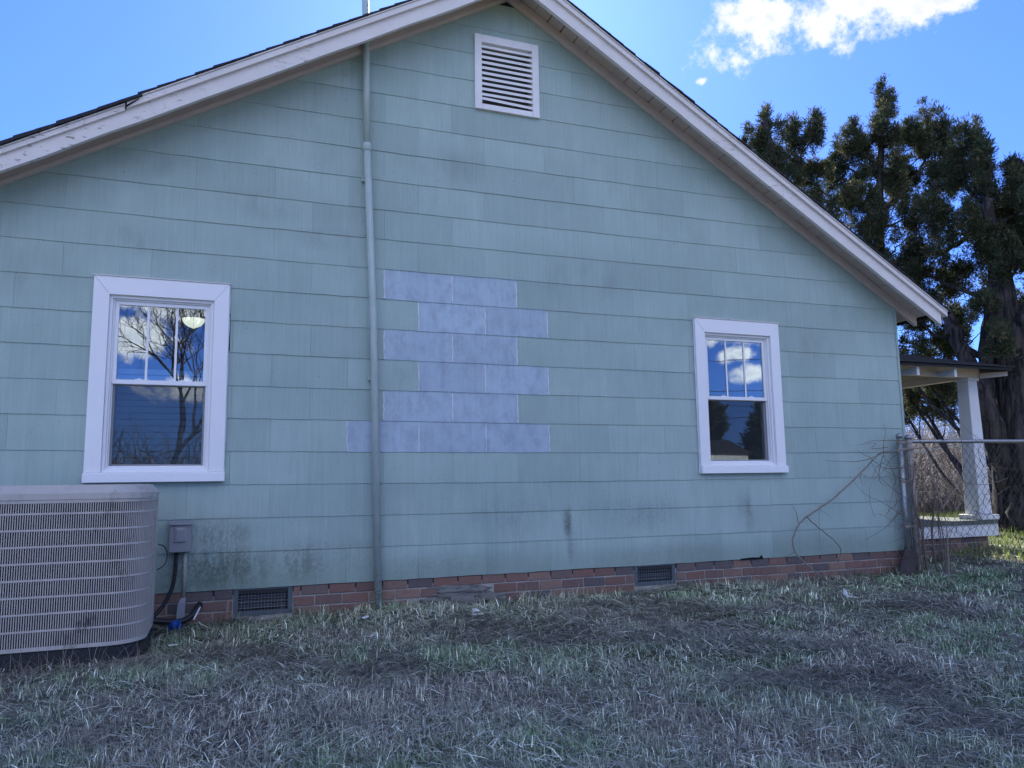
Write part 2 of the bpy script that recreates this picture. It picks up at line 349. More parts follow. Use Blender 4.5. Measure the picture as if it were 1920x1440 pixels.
t = NT('lit_glass_bowl'); t.fin((.9, .85, .7), .4); t.b.inputs['Emission Color'].default_value = (1, .93, .72, 1); t.b.inputs['Emission Strength'].default_value = .42; M['lamp'] = t.m
M['blind'] = simple('blind_slat', (.35, .42, .50), .6, 0, .2, .05)
M['cable'] = simple('sunbleached_cable', (.75, .73, .70), .6)
M['cabledark'] = simple('black_cable', (.03, .03, .03), .7)
M['housewhite'] = simple('white_clapboard', (.75, .75, .72), .7)

# ------------------------------------------------------------------ ground
def gz(x, y):
    x = np.asarray(x, float); y = np.asarray(y, float)
    far = np.clip((x-6.2)/5, 0, 1); far = far*far*(3-2*far)
    z = .16*far*np.clip((y+4)/4, 0, 1)
    z = z+.014*np.sin(x*2.1+.5)*np.cos(y*1.7+1)+.010*np.sin(x*4.3+y*3.1)
    z = z-.022*np.exp(-((x+1.9)**2/.5+(y+1.15)**2/.10))
    return z
gx = np.unique(np.r_[np.linspace(-400, -12, 22), np.linspace(-12, 22, 171), np.linspace(22, 400, 22)])
gy = np.unique(np.r_[np.linspace(-400, -12, 22), np.linspace(-12, 16, 141), np.linspace(16, 400, 22)])
X, Y = np.meshgrid(gx, gy); Z = gz(X, Y)
V = np.c_[X.ravel(), Y.ravel(), Z.ravel()]; nx, ny = len(gx), len(gy)
i = (np.arange(ny-1)[:, None]*nx+np.arange(nx-1)[None]).ravel()
t = NT('soil_and_thatch'); p = t.pos()
a = t.noise(p, 3.0, 6, .65); b = t.noise(t.mapv(p, (60, 25, 10)), 1.0, 5, .7); c2 = t.noise(p, 1.0, 4, .6)
c = t.mix(t.ramp(a, .4, .62), (.10, .09, .075), (.17, .155, .125)); c = t.mix(t.ramp(c2, .5, .62), c, (.06, .085, .035))
sg0 = t.n('ShaderNodeVectorMath', operation='DISTANCE'); t.L(p, sg0.inputs[0]); sg0.inputs[1].default_value = (1.5, -2., 0)
c = t.mix(t.ramp(sg0.outputs['Value'], 11, 16), c, t.mix(t.ramp(a, .4, .62), (.20, .21, .10), (.31, .28, .18)))   # beyond the combed lawn the sheet itself is the turf
c = t.val(c, t.math('ADD', t.math('MULTIPLY', b, 1.0), .5)); t.bump(b, .8, .02)
M['soil'] = t.fin(c, .95, 0, .1)
tag(np_mesh('ground', V, np.c_[i, i+1, i+nx+1, i+nx], M['soil']), kind='structure')

# ------------------------------------------------------------------ the house
ZB = 1.30                                       # height of siding line 0
HR = 0.2643; XL, XR, XM = -3.15, 6.105, 1.475; PITCHS = .588
def frieze(x): return 4.33+ZB-PITCHS*abs(x-XM)
def rakeb(x): return 4.285+ZB-PITCHS*abs(x-XM)
def warpz(x, k): return -.00004-.00424*x-.00323*k+.00067*x*k+.00065*x*x+.00035*k*k
def warpx(x, k): return .00403-.00605*x-.00093*k+.00111*x*k+.00107*x*x
WIN = {1: (-1.911, -.945, 1.070, 2.635), 2: (3.425, 4.452, 1.088, 2.64)}
VENT = (1.139, 1.787, 4.485, 5.228)
def clip(poly, a, b, c):        # keep a*x+b*z<=c
    out = []
    for i in range(len(poly)):
        p, q = poly[i], poly[(i+1) % len(poly)]
        dp, dq = a*p[0]+b*p[1]-c, a*q[0]+b*q[1]-c
        if dp <= 0: out.append(p)
        if (dp < 0 < dq) or (dq < 0 < dp):
            t_ = dp/(dp-dq); out.append((p[0]+(q[0]-p[0])*t_, p[1]+(q[1]-p[1])*t_))
    return out
def gable(poly, off):
    top = frieze(XM)+off
    poly = clip(poly, -PITCHS, 1, top-PITCHS*XM)
    return clip(poly, PITCHS, 1, top+PITCHS*XM) if poly else poly
HOLES = [(WIN[1][0]+.05, WIN[1][1]-.05, WIN[1][2]+.05, WIN[1][3]-.05), (WIN[2][0]+.05, WIN[2][1]-.05, WIN[2][2]+.05, WIN[2][3]-.05),
         (VENT[0]+.04, VENT[1]-.04, VENT[2]+.04, VENT[3]-.04)]
def minus(poly, h):
    x0, x1, z0, z1 = h; xs = [p[0] for p in poly]; zs = [p[1] for p in poly]
    if not poly or max(xs) <= x0 or min(xs) >= x1 or max(zs) <= z0 or min(zs) >= z1: return [poly]
    out = [clip(poly, 1, 0, x0), clip(poly, -1, 0, -x1)]
    midp = clip(clip(poly, -1, 0, -x0), 1, 0, x1)
    if midp: out += [clip(midp, 0, 1, z0), clip(midp, 0, -1, -z1)]
    return [o for o in out if len(o) > 2]
house = thing('house', 'sage green house gable with white trim, brick base and a patch of bare grey siding', 'house')
sidewall = link('siding_wall', None, house)
def area(poly): return abs(sum(poly[i][0]*poly[(i+1) % len(poly)][1]-poly[(i+1) % len(poly)][0]*poly[i][1] for i in range(len(poly))))/2
# backing wall with openings (dark felt seen in the joints)
bk = MB()
pieces = [[(XL, .20), (XR, .20), (XR, 6.2), (XL, 6.2)]]
for h in HOLES: pieces = [q for pc in pieces for q in minus(pc, h)]
for pc in pieces:
    g_ = gable(pc, .10)
    if len(g_) > 2: bk.prism_xz(g_, .0015, .11)
bk.build('sheathing', M['felt'], house)
PATCH = {5: (1, 5), 4: (2, 6), 3: (1, 5), 2: (2, 6), 1: (1, 5), 0: (0, 6)}
nsh = 0; caulk = []
for k in range(-4, 16):
    u0 = -12 if k % 2 == 0 else -11
    for u in range(u0, 24, 2):
        xa, xb = u*.3048, (u+2)*.3048
        wx = lambda x: x+warpx(min(max(x, -3), 6), k+.5)
        jit = random.uniform(-.0012, .0012); gap = random.choice((.0003, .0004, .0004, .0009))
        a, b = wx(xa)+gap, wx(xb)-gap
        a = max(a, XL); b = min(b, XR-.012)
        if b-a < .02: continue
        zl, zr = [ZB+k*HR+warpz(min(max(x, -3), 6), k) for x in (a, b)]
        tl, tr_ = [ZB+(k+1)*HR+warpz(min(max(x, -3), 6), k+1)+.01 for x in (a, b)]
        if k == -4: zl = zr = (ZB-4*HR)+.001
        # bottom edge is a little uneven
        nb = 5; bot = [(a+(b-a)*i/nb, zl+(zr-zl)*i/nb+(random.uniform(-.0024, .0024) if 0 < i < nb else 0)+jit) for i in range(nb+1)]
        polys = [bot+[(b, tr_), (a, tl)]]
        for h in HOLES: polys = [q for pc in polys for q in minus(pc, h)]
        pr_ = k in PATCH and PATCH[k][0] <= u < PATCH[k][1]
        for pc in polys:
            pc = gable(pc, .09)
            if len(pc) < 3 or area(pc) < 3e-4: continue
            m = MB(); zb = ZB+k*HR
            lift = random.uniform(0, .0015)
            yf = lambda z: -(.0045+lift+.0066*max(0, min(1, (zb+HR-z)/HR)))
            n = len(pc)
            vs = [(x, yf(z), z) for x, z in pc]+[(x, yf(z)+.0042, z) for x, z in pc]
            m.add(vs, [tuple(range(n)), tuple(range(2*n-1, n-1, -1))]+[(i, i+n, (i+1) % n+n, (i+1) % n) for i in range(n)])
            mats = [M['primer' if pr_ else 'siding'], M['galvold']]
            xs_ = [q[0] for q in pc]; zs_ = [q[1] for q in pc]
            if max(xs_)-min(xs_) > .35 and max(zs_)-min(zs_) > .24:
                for f_ in (.05, .5, .95):
                    nx_ = min(xs_)+(max(xs_)-min(xs_))*f_; nz_ = min(zs_)+.026+random.uniform(-.004, .004); yn = yf(nz_)-.0008; r_ = .0024
                    ring_ = [(nx_+r_*math.cos(a_*PI/3), yn, nz_+r_*math.sin(a_*PI/3)) for a_ in range(6)]
                    m.add(ring_, [tuple(range(6))], 1 if random.random() < .35 else 0)
            m.build('siding_shingle', mats, sidewall); nsh += 1
        if pr_: caulk.append((wx(xa), k)); caulk.append((wx(xb), k))
for x, k in sorted(set((round(x, 4), k) for x, k in caulk)):
    m = MB(); z0 = ZB+k*HR+warpz(x, k)+.003; z1 = z0+HR-.012
    pts = []
    for i in range(9):
        z = z0+(z1-z0)*i/8; w = random.uniform(.0035, .0075); pts.append((x+random.uniform(-.003, .003), w, z))
    vs = []
    for px, w, z in pts:
        y = -(.006+.0085*(1-(z-z0)/HR)); vs += [(px-w, y, z), (px, y-.005, z), (px+w, y, z)]
    m.add(vs, [(3*i+j, 3*i+j+1, 3*i+j+4, 3*i+j+3) for i in range(8) for j in range(2)]); m.build('caulk_bead', M['caulk'], sidewall)
# corner strip
m = MB(); m.box(XR-.012, XR+.016, -.018, .06, ZB-4*HR, frieze(XR)+.01); m.build('corner_strip', M['siding'], house)
# a black gap where a siding piece is missing beside the left window
m = MB(); m.prism_xz([(-.944, 2.09), (-.930, 2.10), (-.933, 2.40), (-.944, 2.41)], -.0165, -.0135); m.build('open_joint', M['dark'], house)

# frieze, soffit, rake
for s in (-1, 1):
    xe = XM+s*(XR-XM)
    nm = 'frieze_board'
    def sl(x, off): return frieze(x)+off
    m = MB(); m.prism_xz([(XM, sl(XM, .012)), (xe, sl(xe, .012)), (xe, sl(xe, .105)), (XM, sl(XM, .105))], -.034, .0); m.build(nm, M['soffit'], house)
    m = MB(); m.prism_xz([(XM, sl(XM, 0)), (xe, sl(xe, 0)), (xe, sl(xe, .034)), (XM, sl(XM, .034))], -.052, -.014); m.build('frieze_moulding', M['soffit'], house)
    xo = XM+s*4.93
    # tail of the wall-line rafter outside the corner
    m = MB(); m.prism_xz([(xe+s*.004, sl(xe, -.008)), (xo, sl(xo, .0)), (xo, sl(xo, .105)), (xe+s*.004, sl(xe, .105))], -.034, .006); m.build('rafter_tail', M['soffit'], house)
    for ry in (.62, 1.24, 1.86):
        m = MB(); m.prism_xz([(xe+s*.02, sl(xe, -.01)), (xo, sl(xo, .0)), (xo, sl(xo, .10)), (xe+s*.02, sl(xe, .10))], ry-.02, ry+.02); m.build('rafter_tail', M['soffit'], house)
    # rake fascia
    xr_ = XM+s*4.935
    m = MB()
    N = 24
    for i in range(N):
        xa = XM+(xr_-XM)*i/N; xb = XM+(xr_-XM)*(i+1)/N
        wa = .0025*math.sin(i*1.7+s)+.0015*math.sin(i*4.1); wb = .0025*math.sin((i+1)*1.7+s)+.0015*math.sin((i+1)*4.1)
        m.prism_xz([(xa, rakeb(xa)+wa), (xb, rakeb(xb)+wb), (xb, rakeb(xb)+.135), (xa, rakeb(xa)+.135)], -.35, -.31)
    bm = bmesh.new(); me = m.mesh('rake_fascia', M['fascia']); bm.from_mesh(me); bmesh.ops.remove_doubles(bm, verts=bm.verts, dist=1e-5)
    bm.verts.ensure_lookup_table()
    inner_ = [f for f in bm.faces if all(len(e.link_faces) > 2 for e in f.edges)]
    bmesh.ops.delete(bm, geom=inner_, context='FACES_ONLY'); bmesh.ops.recalc_face_normals(bm, faces=bm.faces); bm.to_mesh(me); bm.free(); link('rake_fascia', me, house)
    xt = XM+s*5.0
    spl = XM+s*3.19 if s < 0 else xt
    def trim(x0, x1, o0, o1, y, nm='rake_trim'):
        m = MB(); m.prism_xz([(x0, rakeb(x0)+o0), (x1, rakeb(x1)+o0), (x1, rakeb(x1)+o1-.012), (x0, rakeb(x0)+o1-.012)], y, -.312)
        m.prism_xz([(x0, rakeb(x0)+o1-.010), (x1, rakeb(x1)+o1-.010), (x1, rakeb(x1)+o1), (x0, rakeb(x0)+o1)], y-.010, -.312)
        return m.build(nm, M['fascia'], house)
    if s > 0: trim(XM, xt, .128, .190, -.378)
    else:
        trim(XM, spl+.006, .128, .192, -.380); trim(spl-.006, xt, .120, .172, -.372)
        m = MB(); m.prism_xz([(spl-.006, rakeb(spl)+.128), (spl+.05, rakeb(spl+.05)+.150), (spl+.09, rakeb(spl+.09)+.166), (spl-.004, rakeb(spl)+.142)], -.3925, -.379); m.build('trim_crack', M['dark'], house)
    # soffit boards running from wall to rake
    L = 4.95; nb = 36; w = L/nb
    for i in range(nb):
        g_ = random.choice((.003, .009, .012, .014, .016))
        xa = XM+s*(i*w+g_/2); xb = XM+s*((i+1)*w-g_/2); dz = random.uniform(-.0015, .0015)
        m = MB(); m.prism_xz([(xa, frieze(xa)+.106+dz), (xb, frieze(xb)+.106+dz), (xb, frieze(xb)+.124), (xa, frieze(xa)+.124)], -.311, -.0345)
        m.build('soffit_board', M['soffit'], house)
    m = MB(); m.prism_xz([(XM, frieze(XM)+.125), (xt, frieze(xt)+.125), (xt, frieze(xt)+.130), (XM, frieze(XM)+.130)], -.311, 8.1); m.build('roof_deck', M['dark'], house)
    # eave underside beyond the first bay
    x1e = XM+s*4.95
    m = MB(); m.prism_xz([(xe, frieze(xe)+.106), (x1e, frieze(x1e)+.106), (x1e, frieze(x1e)+.124), (xe, frieze(xe)+.124)], -.033, 8.1); m.build('eave_board', M['soffit'], house)
    # roof shingle courses, thick at their lower edge
    nc = 39; cw = 5.04/nc
    for i in range(nc):
        xa = XM+s*(i*cw-.02 if i else 0); xb = XM+s*((i+1)*cw+.012)
        ov = random.uniform(-.008, .008); th = random.uniform(.008, .017)
        base = .196 if not (s < 0 and xb < spl+.02) else .188
        lowo = 0 if not (s < 0 and xb < spl+.02) else -.012
        m = MB(); m.prism_xz([(xa, rakeb(xa)+base+lowo), (xb, rakeb(xb)+base+lowo), (xb, rakeb(xb)+base+th+.006), (xa, rakeb(xa)+base+.010)], -.397+ov, 8.15)
        m.build('shingle_course', M['roof'], house)
m = MB(); m.prism_xz([(XM-.16, rakeb(XM-.16)+.212), (XM, rakeb(XM)+.222), (XM+.16, rakeb(XM+.16)+.212), (XM, rakeb(XM)+.240)], -.40, 8.15); m.build('ridge_cap', M['roof'], house)
# remaining shell of the house
m = MB(); m.box(XL, XL+.12, .112, 8, .0, 2.9); m.box(XR-.12, XR, .112, 8, .0, frieze(XR)+.1); m.box(XL+.121, XR-.121, 7.88, 8, 0, 2.9); m.build('side_walls', M['siding'], house)
m = MB(); m.box(XL+.121, XR-.121, .112, 7.87, .45, .5); m.box(XL+.121, XR-.121, .112, 7.87, 2.86, 2.9); m.box(1.4, 1.5, .113, 7.86, .502, 2.858); m.box(XL+.122, 1.398, 3.9, 4.0, .502, 2.858); m.box(1.502, XR-.122, 3.4, 3.5, .502, 2.858)
m.build('interior_partitions', M['interior'], house)

# ------------------------------------------------------------------ windows
def window(n):
    x0, x1, z0, z1 = WIN[n]; w = link('window', None, house)
    cs, ct, sb = .112, .140, .075
    F = M['trimw']
    zt = z0+sb
    # mitred casings, bent aluminium: a hair's gap at each mitre
    def prof(poly): m = MB(); m.prism_xz(poly, -.040, .0); return m
    e = .0008
    prof([(x0, z1), (x0+cs-e, z1-ct-e), (x0+cs-e, zt), (x0, zt)]).build('casing', F, w, bevel=.002)
    prof([(x1, z1), (x1, zt), (x1-cs+e, zt), (x1-cs+e, z1-ct-e)]).build('casing', F, w, bevel=.002)
    prof([(x0+e*1.5, z1), (x1-e*1.5, z1), (x1-cs, z1-ct), (x0+cs, z1-ct)]).build('casing', F, w, bevel=.002)
    m = MB(); m.prism([(x0-.004, -.066, z0), (x1+.006, -.066, z0), (x1+.006, 0, z0), (x0-.004, 0, z0)], [(x0-.004, -.062, zt-.008), (x1+.006, -.062, zt-.008), (x1+.006, 0, zt+.010), (x0-.004, 0, zt+.010)]); m.build('sill', F, w, bevel=.003)
    m = MB(); m.prism_xz([(x0-.006, z1+.001), (x1+.006, z1+.001), (x1+.004, z1+.007), (x0-.004, z1+.007)], -.048, 0); m.build('drip_cap', M['fascia'], w)
    # caulk line
    cx = x1+.003 if n == 1 else x0-.006
    m = MB(); q = [(cx+random.uniform(-.002, .002), -.018, z0+(z1-z0)*i/22) for i in range(23)]; m.tube(q, [random.uniform(.003, .007) for _ in q], 6); m.build('caulk_bead', M['caulk'], w)
    ix0, ix1, iz0, iz1 = x0+cs, x1-cs, zt+.004, z1-ct
    def ring(a0, a1, b0, b1, t_, ya, yb, nm, tb=None, tt=None):
        tb = tb or t_; tt = tt or t_
        m = MB(); m.box(a0, a0+t_, ya, yb, b0, b1); m.box(a1-t_, a1, ya, yb, b0, b1); m.box(a0+t_, a1-t_, ya, yb, b0, b0+tb); m.box(a0+t_, a1-t_, ya, yb, b1-tt, b1); return m.build(nm, F, w, bevel=.0015)
    ring(ix0, ix1, iz0, iz1, .022, -.012, .10, 'frame')
    ring(ix0+.022, ix1-.022, iz0+.022, iz1-.022, .012, .008, .10, 'frame_stop')
    jx0, jx1, jz0, jz1 = ix0+.034, ix1-.034, iz0+.034, iz1-.034
    zm = jz0+(jz1-jz0)*.505
    us = ring(jx0, jx1, zm-.012, jz1, .030, .022, .052, 'upper_sash', tb=.034)
    ls = ring(jx0, jx1, jz0, zm+.012, .024, .056, .088, 'lower_sash', tt=.032)
    m = MB(); m.box(jx0+.030, jx1-.030, .034, .039, zm+.022, jz1-.030); m.build('pane', M['glass'], w)
    m = MB(); m.box(jx0+.024, jx1-.024, .069, .074, jz0+.024, zm-.020); m.build('pane', M['glass'], w)
    gx0, gx1 = jx0+.03, jx1-.03
    for q in (1, 2):
        xx = gx0+(gx1-gx0)*q/3
        m = MB(); m.box(xx-.0085, xx+.0085, .029, .0335, zm+.0225, jz1-.0305); m.build('muntin', F, w)
    for q in (.28, .74):
        xx = jx0+(jx1-jx0)*q
        m = MB(); m.box(xx-.03, xx+.03, .028, .0335, zm+.0225, zm+.028); m.box(xx-.012, xx+.012, .024, .033, zm+.028, zm+.034); m.build('sash_lock', F, w)
    # half insect screen in front of the lower sash
    m = MB(); m.add([(jx0+.010, .040, jz0+.010), (jx1-.010, .040, jz0+.010), (jx1-.010, .040, zm-.014), (jx0+.010, .040, zm-.014)], [(0, 1, 2, 3)]); m.build('screen', M['screen'], w)
    m = MB(); A, B, Cc, D = jx0+.001, jx1-.001, jz0+.001, zm-.0135
    m.box(A, A+.008, .030, .046, Cc, D); m.box(B-.008, B, .030, .046, Cc, D); m.box(A+.008, B-.008, .030, .046, Cc, Cc+.010); m.build('screen_frame', F, w)
    return jx0, jx1, jz0, zm, jz1
w1 = window(1); w2 = window(2)
# blind behind the lower sash of the left window
bl = thing('window_blind', 'pale horizontal slat blind behind the lower pane of the left window', 'blind')
for i in range(15):
    z = w1[2]+.03+i*.05
    m = MB(); m.prism([(w1[0]+.03, .150, z), (w1[1]-.02, .150, z), (w1[1]-.02, .152, z+.002), (w1[0]+.03, .152, z+.002)], [(w1[0]+.03, .170, z+.040), (w1[1]-.02, .170, z+.040), (w1[1]-.02, .172, z+.042), (w1[0]+.03, .172, z+.042)]); m.build('slat', M['blind'], bl)
m = MB()
for xx in (w1[0]+.12, w1[1]-.12): m.box(xx-.001, xx+.001, .175, .177, w1[2]+.02, w1[3]+.6)
m.build('cord', M['blind'], bl)
# ceiling lamp in the left room
lp = aty(363, 604, 1.55)
cl = thing('ceiling_lamp', 'lit cream glass bowl lamp seen through the top of the left window', 'lamp')
prof_ = [(0.0, -.075), (.042, -.068), (.075, -.048), (.098, -.018), (.105, .01)]
m = MB(); n = 24; vs = [(lp[0]+r*math.cos(2*PI*k/n), lp[1]+r*math.sin(2*PI*k/n), lp[2]+z+.02) for r, z in prof_[1:] for k in range(n)]+[(lp[0], lp[1], lp[2]-.065)]
fs = [(i*n+k, i*n+(k+1) % n, (i+1)*n+(k+1) % n, (i+1)*n+k) for i in range(3) for k in range(n)]+[(len(vs)-1, (k+1) % n, k) for k in range(n)]
m.add(vs, fs); m.build('bowl', M['lamp'], cl, smooth=True)
m = MB(); m.tube([(lp[0], lp[1], lp[2]+.03), (lp[0], lp[1], 2.855)], .03, 12); m.tube([(lp[0], lp[1], lp[2]+.028), (lp[0], lp[1], lp[2]+.038)], .107, 24); m.build('mount', M['trimw'], cl)

# ------------------------------------------------------------------ gable vent
v = link('gable_vent', None, house); x0, x1, z0, z1 = VENT; fw = .068
for a in ((x0, x0+fw, z0, z1), (x1-fw, x1, z0, z1), (x0+fw+.001, x1-fw-.001, z1-.075, z1), (x0+fw+.001, x1-fw-.001, z0, z0+.03)):
    m = MB(); m.box(a[0], a[1], -.036, .10, a[2], a[3]); m.build('frame', M['ventpaint'], v, bevel=.002)
ns = 12; step = (z1-.075-z0-.03)/ns
for i in range(ns):
    z = z0+.03+i*step; tl = .012 if i == 1 else 0
    m = MB(); ya, yb = -.026, .045
    m.prism([(x0+fw, ya, z+.002+tl), (x1-fw, ya, z+.002-tl*.6), (x1-fw, yb, z+.052-tl*.6), (x0+fw, yb, z+.052+tl)], [(x0+fw, ya, z+.028+tl), (x1-fw, ya, z+.028-tl*.6), (x1-fw, yb, z+.064-tl*.6), (x0+fw, yb, z+.064+tl)])
    m.build('slat', M['ventpaint'], v)
m = MB(); m.box(x0+.041, x1-.041, .101, .109, z0+.041, z1-.041); m.build('backing', M['interior'], v)  # lighter grey backing: flare haze between the slats put into its colour

# ------------------------------------------------------------------ brick foundation
fnd = link('foundation_wall', None, house)
zt = ZB-4*HR
CV = [(-.845, -.405, .035, .245), (2.665, 3.105, .055, .245)]
pieces = [[(XL, -.4), (XR-.01, -.4), (XR-.01, zt), (XL, zt)]]
for h in CV: pieces = [q for pc in pieces for q in minus(pc, (h[0], h[1], h[2], h[3]+.01))]
m = MB()
for pc in pieces: m.prism_xz(pc, .004, .11)
m.box(XR-.02, XR-.01, .111, 8, -.4, .0)
m.build('mortar', M['mortar'], fnd)
bmesh_var = []
for vi in range(6):
    m = MB(); l, h, j = .1035, .0355, .003
    r = lambda a: a+random.uniform(-j, j)
    m.prism([(r(-l), -.0, -h), (r(l), -.0, -h), (l, .05, -h), (-l, .05, -h)], [(r(-l), r(-.0), r(h)), (r(l), r(-.0), r(h)), (l, .05, h), (-l, .05, h)])
    me = m.mesh('brick', M['brick']); bm = bmesh.new(); bm.from_mesh(me)
    bmesh.ops.recalc_face_normals(bm, faces=bm.faces); bmesh.ops.bevel(bm, geom=bm.edges[:], offset=.0035, segments=1, affect='EDGES'); bm.to_mesh(me); bm.free(); bmesh_var.append(me)
def brick_run(x0, x1, y, ztop, rows, holes=(), parent=None, course=.083, skip=lambda x, z: False):
    for rr in range(rows):
        zc = ztop-.003-.0355-rr*course
        x = x0-(.108 if rr % 2 else 0)
        while x < x1:
            a, b = max(x+.006, x0), min(x+.210, x1)
            segs = [(a, b)]
            for h in holes:
                if h[2] < zc+.03 and h[3] > zc-.03:
                    segs = [q for (s0, s1) in segs for q in ((s0, min(s1, h[0]-.008)), (max(s0, h[1]+.008), s1)) if q[1]-q[0] > .02]
            for (s0, s1) in segs:
                if s1-s0 < .02 or skip((s0+s1)/2, zc): continue
                o = link('brick', random.choice(bmesh_var), parent); o.location = ((s0+s1)/2, y+random.uniform(-.0025, .0025), zc+random.uniform(-.0015, .0015))
                o.scale = ((s1-s0)/.207, 1, 1); o.rotation_euler = (0, random.uniform(-.006, .006), random.uniform(-.01, .01))
            x += .216
brick_run(XL, XR-.012, -.006, zt, 4, CV, fnd, skip=lambda x, z: z < -.06 or (.78 < x < 1.18 and z < .18 and z > .08) or (.62 < x < 1.30 and z < .085))
# crawl space vents
for h in CV:
    v = link('crawl_space_vent', None, fnd)
    for a in ((h[0], h[0]+.035, h[2], h[3]-.003), (h[1]-.035, h[1], h[2], h[3]-.003), (h[0]+.035, h[1]-.035, h[2], h[2]+.035), (h[0]+.035, h[1]-.035, h[3]-.015, h[3]-.003)):
        m = MB(); m.box(a[0], a[1], -.001, .05, a[2], a[3]); m.build('frame', M['ventmetal'], v)
    m = MB(); a, b, c_, d = h[0]+.035, h[1]-.035, h[2]+.035, h[3]-.015
    nv = int((b-a)/.024); nh = int((d-c_)/.022)
    for i in range(1, nv): x = a+(b-a)*i/nv; m.box(x-.0012, x+.0012, .010, .0124, c_, d)
    for i in range(1, nh): z = c_+(d-c_)*i/nh; m.box(a, b, .0126, .015, z-.0012, z+.0012)
    tag(m.build('mesh_grille', M['galv'], v), kind='stuff')
    m = MB(); m.box(a, b, .10, .108, c_, d); m.build('backing', M['dark'], v)
    for i in range(4):
        z = c_+(d-c_)*(i+.5)/4; m = MB(); m.prism([(a, .04, z-.006), (b, .04, z-.006), (b, .07, z+.012), (a, .07, z+.012)], [(a, .04, z-.003), (b, .04, z-.003), (b, .07, z+.015), (a, .07, z+.015)]); m.build('louvre', M['ventmetal'], v)
# lumps of cement smeared over the bricks
def lump(name, cx, cy, cz, rx, ry, rz, mat, parent=None, seed=1, nz=.25, sub=4, fr=4.):
    bm = bmesh.new(); bmesh.ops.create_icosphere(bm, subdivisions=sub, radius=1)
    from mathutils import noise
    for q in bm.verts:
        d = 1+nz*noise.fractal(q.co*fr*.5+Vector((seed*7.3, seed, 0)), 1., 2., 5)
        q.co = Vector((cx+q.co.x*rx*d, cy+q.co.y*ry*d, cz+q.co.z*rz*d))
    me = bpy.data.meshes.new(name); bm.to_mesh(me); bm.free(); me.materials.append(mat); return link(name, me, parent)
lump('cement_patch', .96, .015, .115, .27, .045, .062, M['cement'], fnd, 3, .35)
lump('cement_patch', 1.12, .015, .045, .24, .05, .062, M['cement'], fnd, 5, .35)
lump('cement_patch', .80, .015, .045, .22, .045, .05, M['cement'], fnd, 8, .35)
# chewed bottom edge of the siding
m = MB(); m.prism_xz([(3.83, zt-.004), (4.12, zt-.004), (4.10, zt+.035), (4.07, zt+.012), (3.99, zt+.016), (3.86, zt+.010)], -.0165, -.0142); m.build('broken_edge', M['dark'], house)

# ------------------------------------------------------------------ porch
pr_root = link('porch', None, house)
PA = (8.80, .64, 2.44); S = .30
PX0 = XR+.02
m = MB(); t_ = .035; Xh, Yh, Zh = PX0, PA[1]+PA[0]-PX0, PA[2]+S*(PA[0]-PX0)
m.prism([(PX0, PA[1], PA[2]-t_), (PA[0], PA[1], PA[2]-t_), (Xh, Yh, Zh-t_)], [(PX0, PA[1], PA[2]), (PA[0], PA[1], PA[2]), (Xh, Yh, Zh)])
m.prism([(PA[0]+.002, PA[1]+.004, PA[2]-t_), (PA[0]+.002, 7., PA[2]-t_), (Xh, 7., Zh-t_), (Xh, Yh+.004, Zh-t_)], [(PA[0]+.002, PA[1]+.004, PA[2]), (PA[0]+.002, 7., PA[2]), (Xh, 7., Zh), (Xh, Yh+.004, Zh)])
m.build('porch_roof', M['roof'], pr_root)
# shingle courses of the hip face
for i in range(13):
    o0 = i*.13; o1 = o0+.14; za = PA[2]+S*o0+.004; zb_ = PA[2]+S*o1+.002
    xr0 = PA[0]-o0+.02; xr1 = PA[0]-o1+.02
    m = MB(); m.prism([(PX0+.001, PA[1]-.03+o0, za), (xr0, PA[1]-.03+o0, za), (xr1, PA[1]-.03+o1, zb_), (PX0+.001, PA[1]-.03+o1, zb_)], [(PX0+.001, PA[1]-.03+o0, za+.014), (xr0, PA[1]-.03+o0, za+.014), (xr1, PA[1]-.03+o1, zb_+.003), (PX0+.001, PA[1]-.03+o1, zb_+.003)])
    m.build('shingle_course', M['roof'], pr_root)
m = MB(); m.box(PX0, 8.62, .97, 1.07, 2.345, 2.47); m.build('beam', M['soffit'], pr_root)
m = MB(); m.box(8.52, 8.62, 1.072, 6.5, 2.345, 2.47); m.build('beam', M['soffit'], pr_root)
m = MB(); m.box(PX0, 8.50, 1.08, 6.5, 2.42, 2.44); m.build('porch_ceiling', M['wood'], pr_root)
for px in (1721, 1791):
    q = aty(px, 689, .70); x = q[0]
    m = MB(); m.prism([(x-.022, .70, 2.295), (x+.022, .70, 2.295), (x+.022, .965, 2.33), (x-.022, .965, 2.33)], [(x-.022, .70, 2.40), (x+.022, .70, 2.40), (x+.022, .965, 2.402), (x-.022, .965, 2.402)]); m.build('rafter_tail', M['colpaint'], pr_root)
m = MB(); m.prism([(8.60, .95, 2.335), (8.79, .70, 2.345), (8.82, .73, 2.345), (8.63, .985, 2.335)], [(8.60, .95, 2.402), (8.79, .70, 2.402), (8.82, .73, 2.402), (8.63, .985, 2.402)]); m.build('rafter_tail', M['soffit'], pr_root)
colm = link('porch_column', None, pr_root)
cx, cy = 8.52, 1.09
m = MB(); a, b = .085, .112
m.prism([(cx-b, cy-b, .52), (cx+b, cy-b, .52), (cx+b, cy+b, .52), (cx-b, cy+b, .52)], [(cx-a, cy-a, 2.305), (cx+a, cy-a, 2.305), (cx+a, cy+a, 2.305), (cx-a, cy+a, 2.305)]); m.build('shaft', M['colpaint'], colm, bevel=.006)
m = MB(); m.box(cx-.105, cx+.105, cy-.105, cy+.105, 2.306, 2.344); m.build('capital', M['colpaint'], colm, bevel=.006)
m = MB(); m.box(cx-.17, cx+.17, cy-.17, cy+.17, .455, .519); m.build('plinth', M['colpaint'], colm, bevel=.006)
